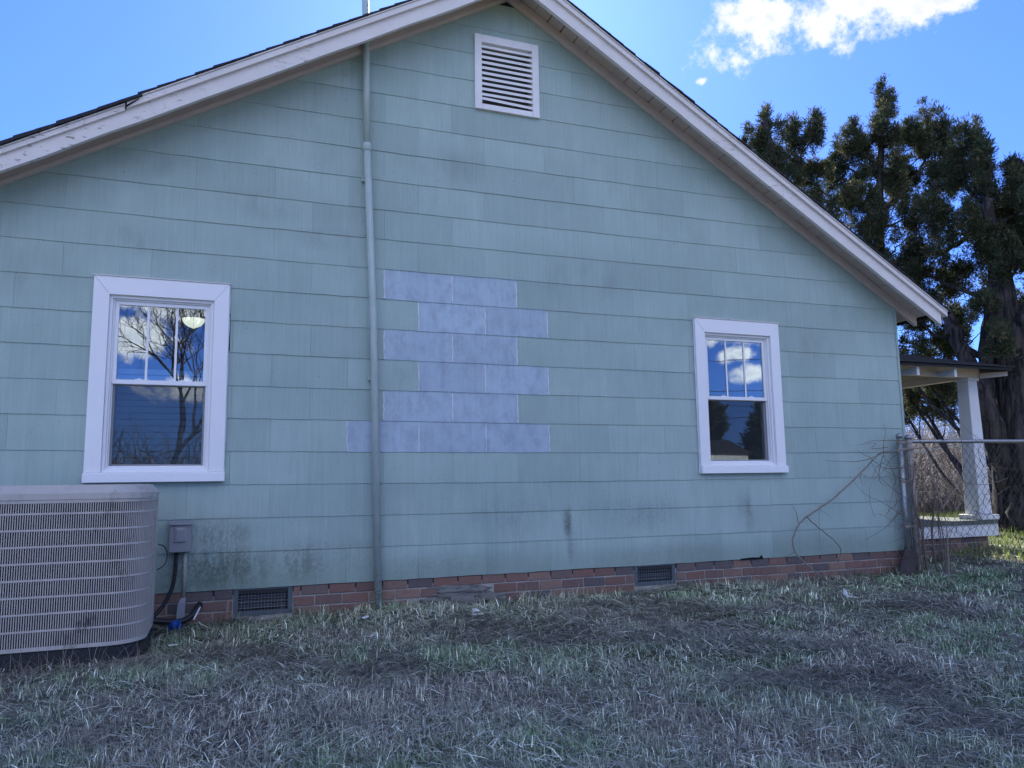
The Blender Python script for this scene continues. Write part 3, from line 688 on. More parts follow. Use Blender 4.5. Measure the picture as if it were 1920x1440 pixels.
m = MB(); m.box(PX0, 8.66, .93, 6.5, .40, .454); m.build('porch_floor', M['porchfloor'], pr_root)
m = MB(); m.box(PX0, 8.68, .95, 1.0, .245, .399); m.box(8.63, 8.68, 1.001, 6.5, .245, .399); m.build('skirt_board', M['colpaint'], pr_root)
m = MB(); m.box(PX0, 8.55, 1.02, 1.1, -.3, .2445); m.box(8.47, 8.55, 1.101, 6.5, -.3, .2445); m.build('porch_mortar', M['mortar'], pr_root)
brick_run(PX0, 8.555, 1.008, .246, 3, (), pr_root)

# ------------------------------------------------------------------ standpipe
sp = thing('standpipe', 'tall pale green steel pipe standing against the wall and rising past the roof edge', 'pipe')
pts = [aty(709, 1134, -.07), aty(700, 600, -.07), aty(690, 330, -.07)]
pts = [(p[0], -.07, p[2]) for p in pts]
zc_ = aty(688, 276, -.07)
m = MB(); m.tube([(.262, -.07, .045), pts[1], (zc_[0], -.07, zc_[2])], .031, 18); m.build('lower_pipe', M['pipe'], sp, smooth=True)
m = MB(); m.tube([(zc_[0], -.07, zc_[2]+.012), (.120, -.07, 4.70), (.100, -.07, 5.60)], .029, 18); m.build('upper_pipe', M['pipe'], sp, smooth=True)
m = MB(); m.tube([(zc_[0], -.07, zc_[2]-.035), (zc_[0], -.07, zc_[2]-.03), (zc_[0], -.07, zc_[2]+.03), (zc_[0], -.07, zc_[2]+.035)], [.034, .038, .038, .034], 18); m.build('coupling', M['pipe'], sp, smooth=True)
m = MB(); m.box(zc_[0]-.035, zc_[0]+.035, -.040, -.0165, zc_[2]-.30, zc_[2]-.27); m.box(.17, .24, -.040, -.0165, 1.9, 1.93); m.build('strap', M['pipe'], sp)

# ------------------------------------------------------------------ condenser unit
ac = thing('air_conditioner_unit', 'beige outdoor air conditioner condenser with louvred sides at the bottom left of the wall', 'air conditioner')
AX0, AX1, AY0, AY1 = -2.34, -1.372, -1.175, -.40
def rrect(x0, x1, y0, y1, r, n=8):
    out = []
    for (cx_, cy_, a0) in ((x1-r, y0+r, -PI/2), (x1-r*.35, y1-r*.35, 0), (x0+r*.35, y1-r*.35, PI/2), (x0+r, y0+r, PI)):
        rr = r if cy_ == y0+r else r*.35
        for i in range(n+1):
            a = a0+PI/2*i/n; out.append((cx_+rr*math.cos(a), cy_+rr*math.sin(a)))
    return out
def ringprism(m, pts, z0, z1, inset=0, cap=True, mi=0):
    n = len(pts); cx_ = sum(p[0] for p in pts)/n; cy_ = sum(p[1] for p in pts)/n
    q = [(cx_+(p[0]-cx_)*(1-inset), cy_+(p[1]-cy_)*(1-inset)) for p in pts]
    fs = [(i, (i+1) % n, (i+1) % n+n, i+n) for i in range(n)]
    if cap: fs += [tuple(range(n-1, -1, -1)), tuple(range(n, 2*n))]
    m.add([(p[0], p[1], z0) for p in pts]+[(p[0], p[1], z1) for p in q], fs, mi)
m = MB(); ringprism(m, rrect(AX0+.012, AX1-.012, AY0+.012, AY1-.012, .21), .085, .970); m.build('coil', M['coil'], ac)
m = MB(); ringprism(m, rrect(AX0+.006, AX1-.006, AY0+.006, AY1-.006, .215), -.08, .086); m.build('base_pan', M['acbase'], ac)
m = MB(); ringprism(m, rrect(AX0-.004, AX1+.006, AY0-.006, AY1+.004, .22), .966, 1.000); ringprism(m, rrect(AX0-.004, AX1+.006, AY0-.006, AY1+.004, .22), 1.0005, 1.052, .085); m.build('lid', M['acpaint'], ac)
path = rrect(AX0, AX1, AY0, AY1, .22, 14)
def band(z0, z1, out=.0, th=.006):
    m = MB(); n = len(path); cx_ = (AX0+AX1)/2; cy_ = (AY0+AY1)/2
    P = [Vector((p[0], p[1], 0)) for p in path]; vs = []
    for i in range(n):
        T = (P[(i+1) % n]-P[i-1]).normalized(); N = Vector((T.y, -T.x, 0))
        a = P[i]+N*out; b = P[i]+N*(out-th); vs += [(a.x, a.y, z0), (a.x, a.y, z1), (b.x, b.y, z1), (b.x, b.y, z0)]
    fs = []
    for i in range(n):
        j = (i+1) % n
        for k in range(4): fs.append((4*i+k, 4*j+k, 4*j+(k+1) % 4, 4*i+(k+1) % 4))
    m.add(vs, fs); return m
for i in range(8):
    z = .884-.0960*i
    band(z-.0055, z+.0055).build('grille_band', M['acpaint'], ac)
band(.100, .122, .001).build('grille_rim', M['acpaint'], ac); band(.945, .966, .001).build('grille_rim', M['acpaint'], ac)
# vertical louvre ribs, sampled by arc length
P = np.array(path+[path[0]]); seg = np.hypot(*(P[1:]-P[:-1]).T); cum = np.r_[0, np.cumsum(seg)]; m = MB()
nr = int(cum[-1]/.0125)
for i in range(nr):
    s_ = cum[-1]*i/nr; j = min(np.searchsorted(cum, s_, 'right')-1, len(seg)-1); f_ = (s_-cum[j])/seg[j]; c_ = P[j]+(P[j+1]-P[j])*f_
    T = (P[j+1]-P[j])/seg[j]; N = np.array([T[1], -T[0]]); hw = .0027
    a = c_-T*hw-N*.001; b = c_+T*hw-N*.001; c2_ = c_+T*hw-N*.007; d_ = c_-T*hw-N*.007
    m.add([(a[0], a[1], .12), (b[0], b[1], .12), (c2_[0], c2_[1], .12), (d_[0], d_[1], .12), (a[0], a[1], .947), (b[0], b[1], .947), (c2_[0], c2_[1], .947), (d_[0], d_[1], .947)], [(0, 1, 5, 4), (1, 2, 6, 5), (2, 3, 7, 6), (3, 0, 4, 7)])
tag(m.build('grille_ribs', M['acpaint'], ac, fixn=False), kind='stuff')
m = MB(); m.box(AX1-.02, AX1+.004, AY1-.20, AY1-.185, .10, .965); m.build('corner_post', M['acpaint'], ac)
m = MB(); m.box(AX1-.0005, AX1+.0025, AY1-.184, AY1-.06, .12, .95); m.build('service_panel', M['acpaint'], ac)
for (x, y) in ((AX1-.11, AY0+.052), (AX1+.004, AY1-.25)):
    m = MB(); m.tube([(x, y, .983), (x+.004, y-.008, .983)], .006, 8); m.build('screw', M['galvold'], ac)

# ------------------------------------------------------------------ disconnect box, conduits and pipes
db = thing('electrical_disconnect_box', 'small grey metal electrical box on the wall between condenser and standpipe', 'electrical box')
bx0, bx1, bz0, bz1 = -1.312, -1.160, .545, .762
m = MB(); m.box(bx0, bx1, -.085, -.0155, bz0, bz1); m.build('housing', M['boxgrey'], db, bevel=.004)
m = MB(); m.prism([(bx0-.006, -.105, bz1-.012), (bx1+.006, -.105, bz1-.012), (bx1+.006, -.0156, bz1+.004), (bx0-.006, -.0156, bz1+.004)], [(bx0-.006, -.103, bz1+.002), (bx1+.006, -.103, bz1+.002), (bx1+.006, -.0156, bz1+.018), (bx0-.006, -.0156, bz1+.018)]); m.build('hood', M['boxgrey'], db)
m = MB(); m.prism([(bx0+.03, -.0855, bz0+.075), (bx1-.03, -.0855, bz0+.075), (bx1-.03, -.0855, bz1-.025), (bx0+.03, -.0855, bz1-.025)], [(bx0+.042, -.098, bz0+.080), (bx1-.042, -.098, bz0+.080), (bx1-.052, -.098, bz1-.05), (bx0+.052, -.098, bz1-.05)]); m.build('cover', M['boxgrey'], db)
cnd = thing('conduit', 'straight dirty grey conduit running down from the electrical box to a flat grey fitting', 'conduit')
m = MB(); m.tube([(-1.197, -.05, bz0), (-1.200, -.05, .20)], .0135, 12); m.build('tube', M['conduit'], cnd, smooth=True)
m = MB(); m.prism([(-1.245, -.075, .045), (-1.185, -.075, .045), (-1.185, -.035, .045), (-1.245, -.035, .045)], [(-1.238, -.07, .165), (-1.182, -.07, .165), (-1.182, -.035, .165), (-1.238, -.035, .165)])
m.prism([(-1.238, -.07, .1651), (-1.182, -.07, .1651), (-1.182, -.035, .1651), (-1.238, -.035, .1651)], [(-1.216, -.064, .21), (-1.184, -.064, .21), (-1.184, -.036, .21), (-1.216, -.036, .21)]); m.build('fitting', M['boxgrey'], cnd, bevel=.003)
wh = thing('flexible_conduit', 'black ribbed flexible conduit curving from the electrical box down to the condenser', 'conduit')
ctr = [Vector((-1.262, -.05, bz0)), Vector((-1.262, -.06, .43)), Vector((-1.275, -.09, .30)), Vector((-1.32, -.16, .19)), Vector((-1.37, -.25, .13)), Vector((-1.40, -.33, .11))]
def spline(P, n):
    out = []
    for i in range(len(P)-1):
        p0, p1, p2, p3 = P[max(i-1, 0)], P[i], P[i+1], P[min(i+2, len(P)-1)]
        for k in range(n):
            t = k/n; out.append(.5*((2*p1)+(-p0+p2)*t+(2*p0-5*p1+4*p2-p3)*t*t+(-p0+3*p1-3*p2+p3)*t**3))
    return out+[P[-1]]
sp_ = spline(ctr, 18); m = MB(); m.tube(sp_, [.0125+(.003 if i % 2 else 0) for i in range(len(sp_))], 10); m.build('hose', M['black'], wh, smooth=False)
ls = thing('refrigerant_line', 'black insulated pipe bending out of the brick base beside the condenser', 'pipe')
q = spline([Vector((-1.085, .02, .13)), Vector((-1.09, -.07, .15)), Vector((-1.13, -.14, .09)), Vector((-1.22, -.18, .055)), Vector((-1.40, -.24, .085))], 8)
m = MB(); m.tube(q, .022, 10); m.build('insulation', M['black'], ls, smooth=True)
q = spline([Vector((-1.075, -.04, .155)), Vector((-1.085, -.115, .13)), Vector((-1.12, -.17, .06))], 6); m = MB(); m.tube(q, .006, 8); m.build('bare_tube', M['litter'], ls, smooth=True)
lw = thing('thermostat_wire', 'thin black wire loop sticking out behind the condenser', 'wire')
q = spline([Vector((-1.37, -.25, .62)), Vector((-1.335, -.20, .60)), Vector((-1.315, -.18, .54)), Vector((-1.33, -.19, .47)), Vector((-1.375, -.24, .44))], 6); m = MB(); m.tube(q, .004, 6); m.build('wire', M['black'], lw)
bc = thing('blue_cap', 'blue plastic cap lying in the grass between condenser and brick base', 'plastic cap')
b0 = atz(327, 1172, .05); m = MB()
c0 = Vector((b0[0], b0[1], .045)); ax = Vector((.5, -.75, .35)).normalized()
m.tube([c0-ax*.04, c0-ax*.035, c0+ax*.03, c0+ax*.037, c0+ax*.037, c0+ax*.01], [.026, .031, .033, .033, .028, .025], 20); m.build('cup', M['blue'], bc, smooth=True)
# pipe stub under the cement
st = thing('drain_pipe_stub', 'broken dark drain pipe stub lying at the brick base under the cement patch', 'pipe')
a = aty(845, 1127, -.05); b = aty(888, 1124, -.09)
m = MB(); m.tube([a, b], .042, 14, cap=False); m.tube([a, b+(b-a)*-.02], .034, 14); m.build('pipe', M['cement'], st)
# small scraps
def scrap(px, py, sx, sy, sz, rot, mat, name, label, cat, z=.035):
    p = atz(px, py, z); m = MB(); j = lambda a: a*random.uniform(.75, 1.15)
    m.prism([(-j(sx), -j(sy), 0), (j(sx), -j(sy), 0), (j(sx), j(sy), 0), (-j(sx), j(sy), 0)], [(-j(sx), -j(sy), sz), (j(sx)*.8, -j(sy), sz*.7), (j(sx), j(sy)*.8, sz), (-j(sx), j(sy), sz*1.2)])
    o = m.build(name, mat); o.location = p; o.rotation_euler = (random.uniform(-.2, .2), random.uniform(-.2, .2), rot); tag(o, label, cat); return o
scrap(892, 1146, .022, .014, .018, .3, M['litter'], 'foam_scrap', 'small white foam block on the grass beside the broken drain pipe', 'scrap', .05)
scrap(896, 1152, .045, .018, .004, -.2, M['litter'], 'paper_scrap', 'flat white paper scrap lying in front of the foam block', 'scrap')
scrap(686, 1158, .032, .009, .008, .5, M['litter'], 'plastic_scrap', 'thin white plastic scrap in the grass left of the standpipe foot', 'scrap')
scrap(698, 1192, .010, .008, .008, .5, M['litter'], 'plaster_chip', 'tiny white chip in the grass below the standpipe', 'chip')
scrap(960, 1155, .05, .008, .006, -.5, M['wood'], 'wood_splinter', 'pale wood splinter on the grass right of the broken drain pipe', 'wood scrap')
scrap(248, 1240, .10, .018, .020, -.12, M['wood'], 'board_scrap', 'short weathered grey board lying beside the condenser base', 'board', .02)
scrap(325, 1262-52, .03, .006, .005, .1, M['litter'], 'white_strip', 'thin white strip in the dark grass below the blue cap', 'scrap')
scrap(1585, 1116, .014, .012, .05, .2, M['litter'], 'torn_tag', 'upright torn white tag in the grass at the end of the vine', 'scrap')
scrap(1598, 1120, .045, .006, .008, -.4, M['litter'], 'white_splinter', 'white splinter lying right of the torn white tag', 'scrap')
scrap(1345, 1149, .07, .007, .004, .05, M['wood'], 'thin_batten', 'thin weathered strip lying in the lawn below the right window', 'scrap')
scrap(1188, 1112, .10, .02, .012, .02, M['porchfloor'], 'concrete_sliver', 'pale concrete sliver at the foot of the wall under the right crawl vent', 'concrete')
scrap(1370, 1098, .14, .02, .012, .02, M['porchfloor'], 'concrete_shard', 'pale concrete shard along the brick base right of the right crawl vent', 'concrete')

# ------------------------------------------------------------------ chain link fence
fn = thing('chain_link_fence', 'galvanised chain link fence with top rail running right from the house corner', 'fence')
def post(x, y, z0, z1, r, mat, nm='post'):
    m = MB(); m.tube([(x, y, z0), (x, y, z1-.02)], r, 14); m.build(nm, mat, fn, smooth=True)
    m = MB(); m.tube([(x, y, z1-.035), (x, y, z1-.034), (x, y, z1-.008), (x, y, z1+.008), (x, y, z1+.014)], [r*.9, r*1.16, r*1.16, r*.8, r*.3], 14); m.build('post_cap', M['galv'], fn, smooth=True)
FY = -.10
post(5.935, FY, -.1, 1.485, .029, M['galv']); post(6.065, FY, -.1, 1.47, .036, M['galvold'])
m = MB(); m.tube([(6.00, -.05, -.1), (6.00, -.05, 1.40)], .010, 8); m.build('tension_bar', M['galv'], fn)
for z in (1.40, 1.33, .98, .50):
    for x, r in ((5.935, .032), (6.065, .039)):
        m = MB(); m.tube([(x, FY, z-.012), (x, FY, z+.012)], r, 14); m.build('band', M['galvold'], fn)
    m = MB(); m.box(5.965, 6.03, FY-.004, FY+.004, z-.010, z+.010); m.build('clip', M['galvold'], fn)
m = MB(); m.tube([(6.10, FY, 1.412), (8.5, FY, 1.428), (13.2, FY, 1.46)], .021, 12); m.build('top_rail', M['galv'], fn, smooth=True)
for x in (9.2, 12.3, 13.2):
    post(x, FY+.03, -.1, 1.44, .025, M['galv'])
# woven zigzag strands
dw, dh = .098, .115; m = MB(); x = 6.12; k = 0
while x < 13.1:
    z0 = float(gz(x, FY))-.03; nn_ = int((1.425-z0)/(dh/2)); ph = k % 2
    pts = []
    for i in range(nn_+1):
        off = (dw/2 if (i+ph) % 2 else 0)
        bulge = .012*math.sin(i*.5+x*2)
        pts.append((x+off, FY-.012+(.006 if i % 2 else -.0)+bulge, 1.425-i*dh/2))
    if x < 9.5 or k % 1 == 0: m.tube(pts, .0025, 3, cap=False)
    x += dw/2; k += 1
tag(m.build('wire_mesh', M['wire'], fn, fixn=False), kind='stuff')

# dark board leaning at the corner
bo = thing('leaning_board', 'dark broken board leaning on the brick base at the foot of the fence posts', 'board')
q = [aty(1684, 1080, -.20), aty(1716, 1082, -.20), aty(1721, 1040, -.14), aty(1702, 1018, -.10), aty(1694, 1040, -.13)]
m = MB(); m.prism([tuple(p) for p in q], [(p[0]+.01, p[1]+.03, p[2]) for p in q]); m.build('panel', M['slab'], bo)

# ------------------------------------------------------------------ dead vines and sapling
def pathpx(pts, y): return [Vector(aty(px, py, y if not hasattr(y, '__len__') else y[i])) for i, (px, py) in enumerate(pts)]
def wob(P, n, a):
    q = spline(P, n); return [p+Vector((random.gauss(0, a), random.gauss(0, a), random.gauss(0, a))) for p in q]
vn = thing('dead_vine', 'long bare brown vine arching over the siding from the fence posts to the ground', 'vine')
main = [(1736, 838), (1700, 843), (1655, 848), (1638, 862), (1600, 900), (1568, 930), (1540, 950), (1515, 967), (1497, 985), (1487, 1010), (1490, 1032), (1504, 1050), (1530, 1074), (1560, 1095), (1584, 1116)]
ys = [-.16, -.17, -.16, -.15, -.14, -.12, -.12, -.12, -.12, -.12, -.15, -.22, -.40, -.70, -1.0]
q = wob(pathpx(main, ys), 5, .0025); m = MB(); m.tube(q, [.0085-.004*abs(i/len(q)-.45) for i in range(len(q))], 7); m.build('stem', M['vinel'], vn, smooth=True)
def branch(pts, y, r=.0035, mat='vine', parent=vn, nm='twig'):
    q = wob(pathpx(pts, y), 4, .0025); m = MB(); m.tube(q, [r*(1-.75*i/len(q)) for i in range(len(q))], 5); m.build(nm, M[mat], parent)
branch([(1512, 968), (1535, 990), (1560, 1010), (1576, 1030), (1570, 1055), (1545, 1068), (1530, 1085), (1505, 1098)], -.14, .0055)
branch([(1497, 980), (1492, 960), (1484, 945)], -.12)
branch([(1490, 1035), (1478, 1042), (1470, 1045)], -.12)
branch([(1660, 848), (1625, 862), (1590, 866), (1546, 862)], -.15, .0045)
branch([(1700, 826), (1660, 826), (1640, 826), (1619, 831)], -.18, .0045)
branch([(1735, 862), (1700, 875), (1660, 878), (1630, 858), (1608, 845)], -.17, .005)
branch([(1775, 905), (1735, 885), (1700, 880), (1650, 868)], -.16, .004)
branch([(1740, 960), (1700, 935), (1660, 905), (1640, 880), (1632, 862)], -.15)
branch([(1720, 985), (1690, 965), (1650, 940), (1620, 925), (1600, 900)], -.15)
branch([(1690, 935), (1665, 960), (1662, 968)], -.15); branch([(1700, 860), (1680, 900), (1665, 960)], -.15)
branch([(1655, 855), (1648, 890), (1652, 905), (1662, 912)], -.15, .004); branch([(1625, 893), (1614, 890), (1616, 905), (1620, 925)], -.13, .003)
branch([(1720, 1005), (1690, 985), (1650, 965), (1640, 963)], -.15, .003)
branch([(1537, 955), (1545, 960), (1560, 972)], -.12, .002)
branch([(1536, 955), (1537, 990), (1538, 1035)], -.12, .002)
branch([(1640, 970), (1630, 935), (1632, 910), (1640, 895)], -.13, .002)
for i in range(72):
    x0, y0 = random.uniform(1650, 1880), random.uniform(835, 1040); a = random.uniform(0, 2*PI); l = random.uniform(30, 75)
    P_ = [(x0+l*t*math.cos(a)+random.gauss(0, 5), y0+l*t*math.sin(a)+random.gauss(0, 5)) for t in (0, .33, .66, 1)]
    branch(P_, random.uniform(-.22, -.12), random.uniform(.0018, .0042))
for i in range(11):
    x0 = random.uniform(1704, 1760)
    branch([(x0+18, 1080), (x0+8, 1000), (x0+random.uniform(-12, 14), 930), (x0+random.uniform(-14, 10), 850)], random.uniform(-.2, -.14), random.uniform(.004, .010))
sg = thing('sapling', 'leafless pale forked sapling standing in the grass in front of the fence', 'sapling')
yy = -.75
branch([(1780, 1112), (1779, 1070), (1777, 1030), (1774, 985), (1768, 953)], yy, .012, 'vinel', sg, 'trunk')
branch([(1768, 953), (1755, 915), (1745, 885), (1742, 860), (1735, 838), (1715, 815), (1700, 806)], yy, .0075, 'vinel', sg, 'branch')
branch([(1768, 953), (1785, 925), (1800, 903), (1806, 880), (1812, 860)], yy, .0065, 'vinel', sg, 'branch')
branch([(1776, 1010), (1762, 995), (1738, 1012), (1758, 1030), (1777, 1040)], yy, .004, 'vinel', sg, 'branch')
branch([(1800, 905), (1850, 908), (1890, 896)], yy, .004, 'vinel', sg, 'branch'); branch([(1774, 1005), (1790, 985), (1810, 975)], yy, .004, 'vinel', sg, 'branch')

# ------------------------------------------------------------------ grass
def vnoise(x, y, s, seed):
    r = np.random.default_rng(seed); G = r.random((256, 256)); u = x*s+1000; v_ = y*s+1000
    i = np.floor(u).astype(int); j = np.floor(v_).astype(int); a = u-i; b = v_-j; a = a*a*(3-2*a); b = b*b*(3-2*b)
    g = lambda p, q: G[p % 256, q % 256]
    return (g(i, j)*(1-a)+g(i+1, j)*a)*(1-b)+(g(i, j+1)*(1-a)+g(i+1, j+1)*a)*b
def blades(P, L, Wd, az, lean, col, curl=None):
    n = len(P); dx, dy = np.cos(az), np.sin(az); cl = np.cos(lean); sl_ = np.sin(lean)
    wx_, wy_ = -dy, dx; rr = rng.uniform(-.5, .5, n) if curl is None else curl
    ang = rng.uniform(0, PI, n); side = np.c_[wx_*np.cos(ang*0+rr), wy_*np.cos(rr), np.sin(rr)*.4]
    mid = P+np.c_[dx*sl_*L*.5, dy*sl_*L*.5, cl*L*.58]
    l2 = np.clip(lean+rng.uniform(.1, .7, n), 0, 1.9); tip = mid+np.c_[dx*np.sin(l2)*L*.5, dy*np.sin(l2)*L*.5, np.cos(l2)*L*.5]
    h = (Wd/2)[:, None]*side; V = np.stack([P-h, P+h, mid-h*.8, mid+h*.8, tip], 1).reshape(-1, 3)
    b = np.arange(n)[:, None]*5; F = np.concatenate([b+np.array([[0, 1, 3]]), b+np.array([[0, 3, 2]]), b+np.array([[2, 3, 4]])])
    return V, F, np.repeat(col, 5, 0)
def keep(x, y):
    k = ~((x > XL-.1) & (x < XR+.0) & (y > .0)); k &= ~((x > AX0-.02) & (x < AX1+.02) & (y > AY0-.0) & (y < AY1+.1)); k &= ~((x > XR) & (x < 8.6) & (y > .98)); return k
NG = 300000
ang = YAW+rng.uniform(-.86, .86, NG); d = np.exp(rng.uniform(math.log(2.1), math.log(13.), NG))
# sod grows in clumps
nc_ = 15000; cang = YAW+rng.uniform(-.86, .86, nc_); cdist = np.exp(rng.uniform(math.log(2.1), math.log(13.), nc_))
x = CAM[0]+d*np.sin(ang); y = CAM[1]+d*np.cos(ang)
ci = rng.integers(0, nc_, NG); isc = rng.random(NG) < .55
ccx = CAM[0]+cdist*np.sin(cang); ccy = CAM[1]+cdist*np.cos(cang); sg_ = .012+.025*rng.random(nc_)
ox, oy = rng.normal(0, 1, NG)*sg_[ci], rng.normal(0, 1, NG)*sg_[ci]
x = np.where(isc, ccx[ci]+ox, x); y = np.where(isc, ccy[ci]+oy, y)
k = keep(x, y); x, y, ci, isc, ox, oy = [a[k] for a in (x, y, ci, isc, ox, oy)]; n = len(x)
dist = np.hypot(x-CAM[0], y-CAM[1])
g1 = vnoise(x, y, 1.1, 1)*.6+vnoise(x, y, 3.3, 2)*.4; g2 = vnoise(x, y, .8, 3)*.5+vnoise(x, y, 2.4, 4)*.5; g3 = vnoise(x, y, 6, 5)
bare = np.clip((vnoise(x, y, 1.6, 12)*.6+vnoise(x, y, 4.5, 13)*.4-.50)*6, 0, 1)
flat = rng.random(n) < np.where(isc, .10+.75*bare, .50+.45*bare); 
wallprox = np.exp(-np.clip(-y, 0, 3)/.35)*((x < 6.1))
green = np.clip((g1-.34)*3.2, 0, 1)*(1-.75*bare)*np.where(flat, .25, 1.)
green = np.where(rng.random(n) < .25, green*.3, green)
green = np.clip(green+.75*np.exp(-((x-5.9)**2/.8+(y+.7)**2/.15))+.3*wallprox+.8*np.clip((x-8.2)/1.5, 0, 1)*(y > -.5), 0, 1)
hue = rng.random((n, 1)); br = rng.uniform(.35, 1.5, (n, 1))*(.72+.56*np.where(isc, np.random.default_rng(5).random(nc_)[ci], .5))[:, None]
tan = np.array([.25, .245, .20])*(1-hue)+np.array([.13, .115, .10])*hue; pale = np.array([.45, .45, .38])
gr = np.array([.085, .150, .075])*(1-hue)+np.array([.17, .235, .135])*hue
col = tan*(1-green[:, None])+gr*green[:, None]; pm = rng.random(n) < .12; col[pm] = pale; col = col*br*2.05*(1-.35*bare)[:, None]*np.array([1.04, 1.06, 1.0]); col = col*(1+.35*np.exp(-np.clip(-y, 0, 3)/1.2)*(x > .0)*(x < 5))[:, None]
L = np.where(flat, rng.uniform(.05, .16, n), rng.uniform(.018, .052, n)*(.7+.8*g3))*(1+.9*wallprox)
L = L*np.where(isc & ~flat, 1.25, 1.)
Wd = rng.uniform(.0026, .0058, n)*np.clip(dist/4.5, .9, 2.6)
az = np.where(isc & (rng.random(n) < .7), np.arctan2(oy, ox)+rng.normal(0, .5, n), rng.uniform(0, 2*PI, n))
az = np.where(flat, vnoise(x, y, 1.3, 9)*6+rng.normal(0, .9, n), az)
lean = np.where(flat, rng.uniform(1.25, 1.62, n), np.abs(rng.normal(.5, .35, n)))
P0 = np.c_[x, y, gz(x, y)+np.where(flat, rng.uniform(.004, .030, n), -.004)]
V, F, Cc = blades(P0, L, Wd, az, lean, col)
tag(np_mesh('grass', V, F, M['grass'], attr=Cc), 'patchy winter lawn of dry tan and dull green grass in front of the house', 'grass', kind='stuff')
# long stray stalks along the wall and by the condenser
n = 900; x = np.r_[rng.uniform(-1.0, 6.0, 600), rng.uniform(-2.6, -1.2, 300)]; y = np.r_[-np.abs(rng.normal(.06, .12, 600))-.01, rng.normal(-1.36, .05, 300)]
k = keep(x, y); x, y = x[k], y[k]; n = len(x)
c_ = np.array([.36, .32, .23])*rng.uniform(.5, 1.2, (n, 1)); V, F, Cc = blades(np.c_[x, y, gz(x, y)], rng.uniform(.08, .24, n), np.full(n, .0028), rng.uniform(0, 2*PI, n), np.abs(rng.normal(.8, .4, n)), c_)
tag(np_mesh('straw_stalks', V, F, M['grass'], attr=Cc), 'long dry straw stalks along the brick base and condenser', 'dry grass', kind='stuff')
# sunlit far grass
n = 60000; x = rng.uniform(7.5, 24, n); y = rng.uniform(-2.5, 14, n); k = keep(x, y); x, y = x[k], y[k]; n = len(x)
c_ = np.where(rng.random((n, 1)) < .75, np.array([[.26, .33, .07]]), np.array([[.34, .33, .14]]))*rng.uniform(.6, 1.3, (n, 1))
V, F, Cc = blades(np.c_[x, y, gz(x, y)], rng.uniform(.06, .16, n), rng.uniform(.008, .014, n), rng.uniform(0, 2*PI, n), np.abs(rng.normal(.4, .3, n)), c_)
tag(np_mesh('side_yard_grass', V, F, M['grass'], attr=Cc), 'brighter green grass of the side yard beyond the porch', 'grass', kind='stuff')

# ------------------------------------------------------------------ cedars
def sprays(centres, radii, n_per, size, tip=.38, colA=(.036, .058, .030), colB=(.085, .11, .055), colC=(.20, .165, .09), up=.6, seed=0):
    r = np.random.default_rng(seed); VV = []; FF = []; CC = []; base = 0
    for (c, R, npb) in zip(centres, radii, n_per):
        # sprig origins inside the lobe, denser toward several sub clumps
        ncl = max(6, npb//30); cl_ = r.normal(0, 1, (ncl, 3)); cl_ /= np.linalg.norm(cl_, axis=1)[:, None]; cl_ *= (r.random((ncl, 1))**.45)
        shp = 1-.78*np.clip((cl_[:, 2:3]+.30), 0, 1); cl_[:, :2] *= shp
        idx = r.integers(0, ncl, npb); o = cl_[idx]*R*np.where(r.random((npb, 1)) < .14, 1.22, 1.)*np.array([1, 1, 1.12])+r.normal(0, 1, (npb, 3))*np.array([.085, .085, .13])*np.mean(R)**.5
        P = np.asarray(c)+o; out = o/(np.linalg.norm(o/R, axis=1)[:, None]+.3)/R
        shade = r.random(ncl)[idx]
        K = 16
        P = np.repeat(P, K, 0); out = np.repeat(out, K, 0); N = len(P)
        D = out*.8+r.normal(0, .65, (N, 3))+np.array([0, 0, up]); D /= np.linalg.norm(D, axis=1)[:, None]
        Ls = size*r.uniform(.5, 1.3, N); st = P+r.normal(0, 1, (N, 3))*size*.35
        sd_ = np.cross(D, r.normal(0, 1, (N, 3))); sd_ /= np.linalg.norm(sd_, axis=1)[:, None]; w_ = Ls*r.uniform(.06, .11, N)
        a = st; b = st+D*Ls[:, None]*.55+sd_*w_[:, None]; c2 = st+D*Ls[:, None]; d2 = st+D*Ls[:, None]*.45-sd_*w_[:, None]
        VV.append(np.stack([a, b, c2, d2], 1).reshape(-1, 3)); q = np.arange(N)[:, None]*4+base; FF.append(q+np.array([[0, 1, 2, 3]])); base += 4*N
        h = np.repeat(shade, K)[:, None]; m_ = r.random((N, 1))
        cc = np.array(colA)*(1-m_)+np.array(colB)*m_; isT = (r.random((N, 1)) < tip*h); cc = np.where(isT, np.array(colC), cc)*r.uniform(.7, 1.3, (N, 1))
        CC.append(np.repeat(cc*.88, 4, 0))
    return np.concatenate(VV), np.concatenate(FF), np.concatenate(CC)
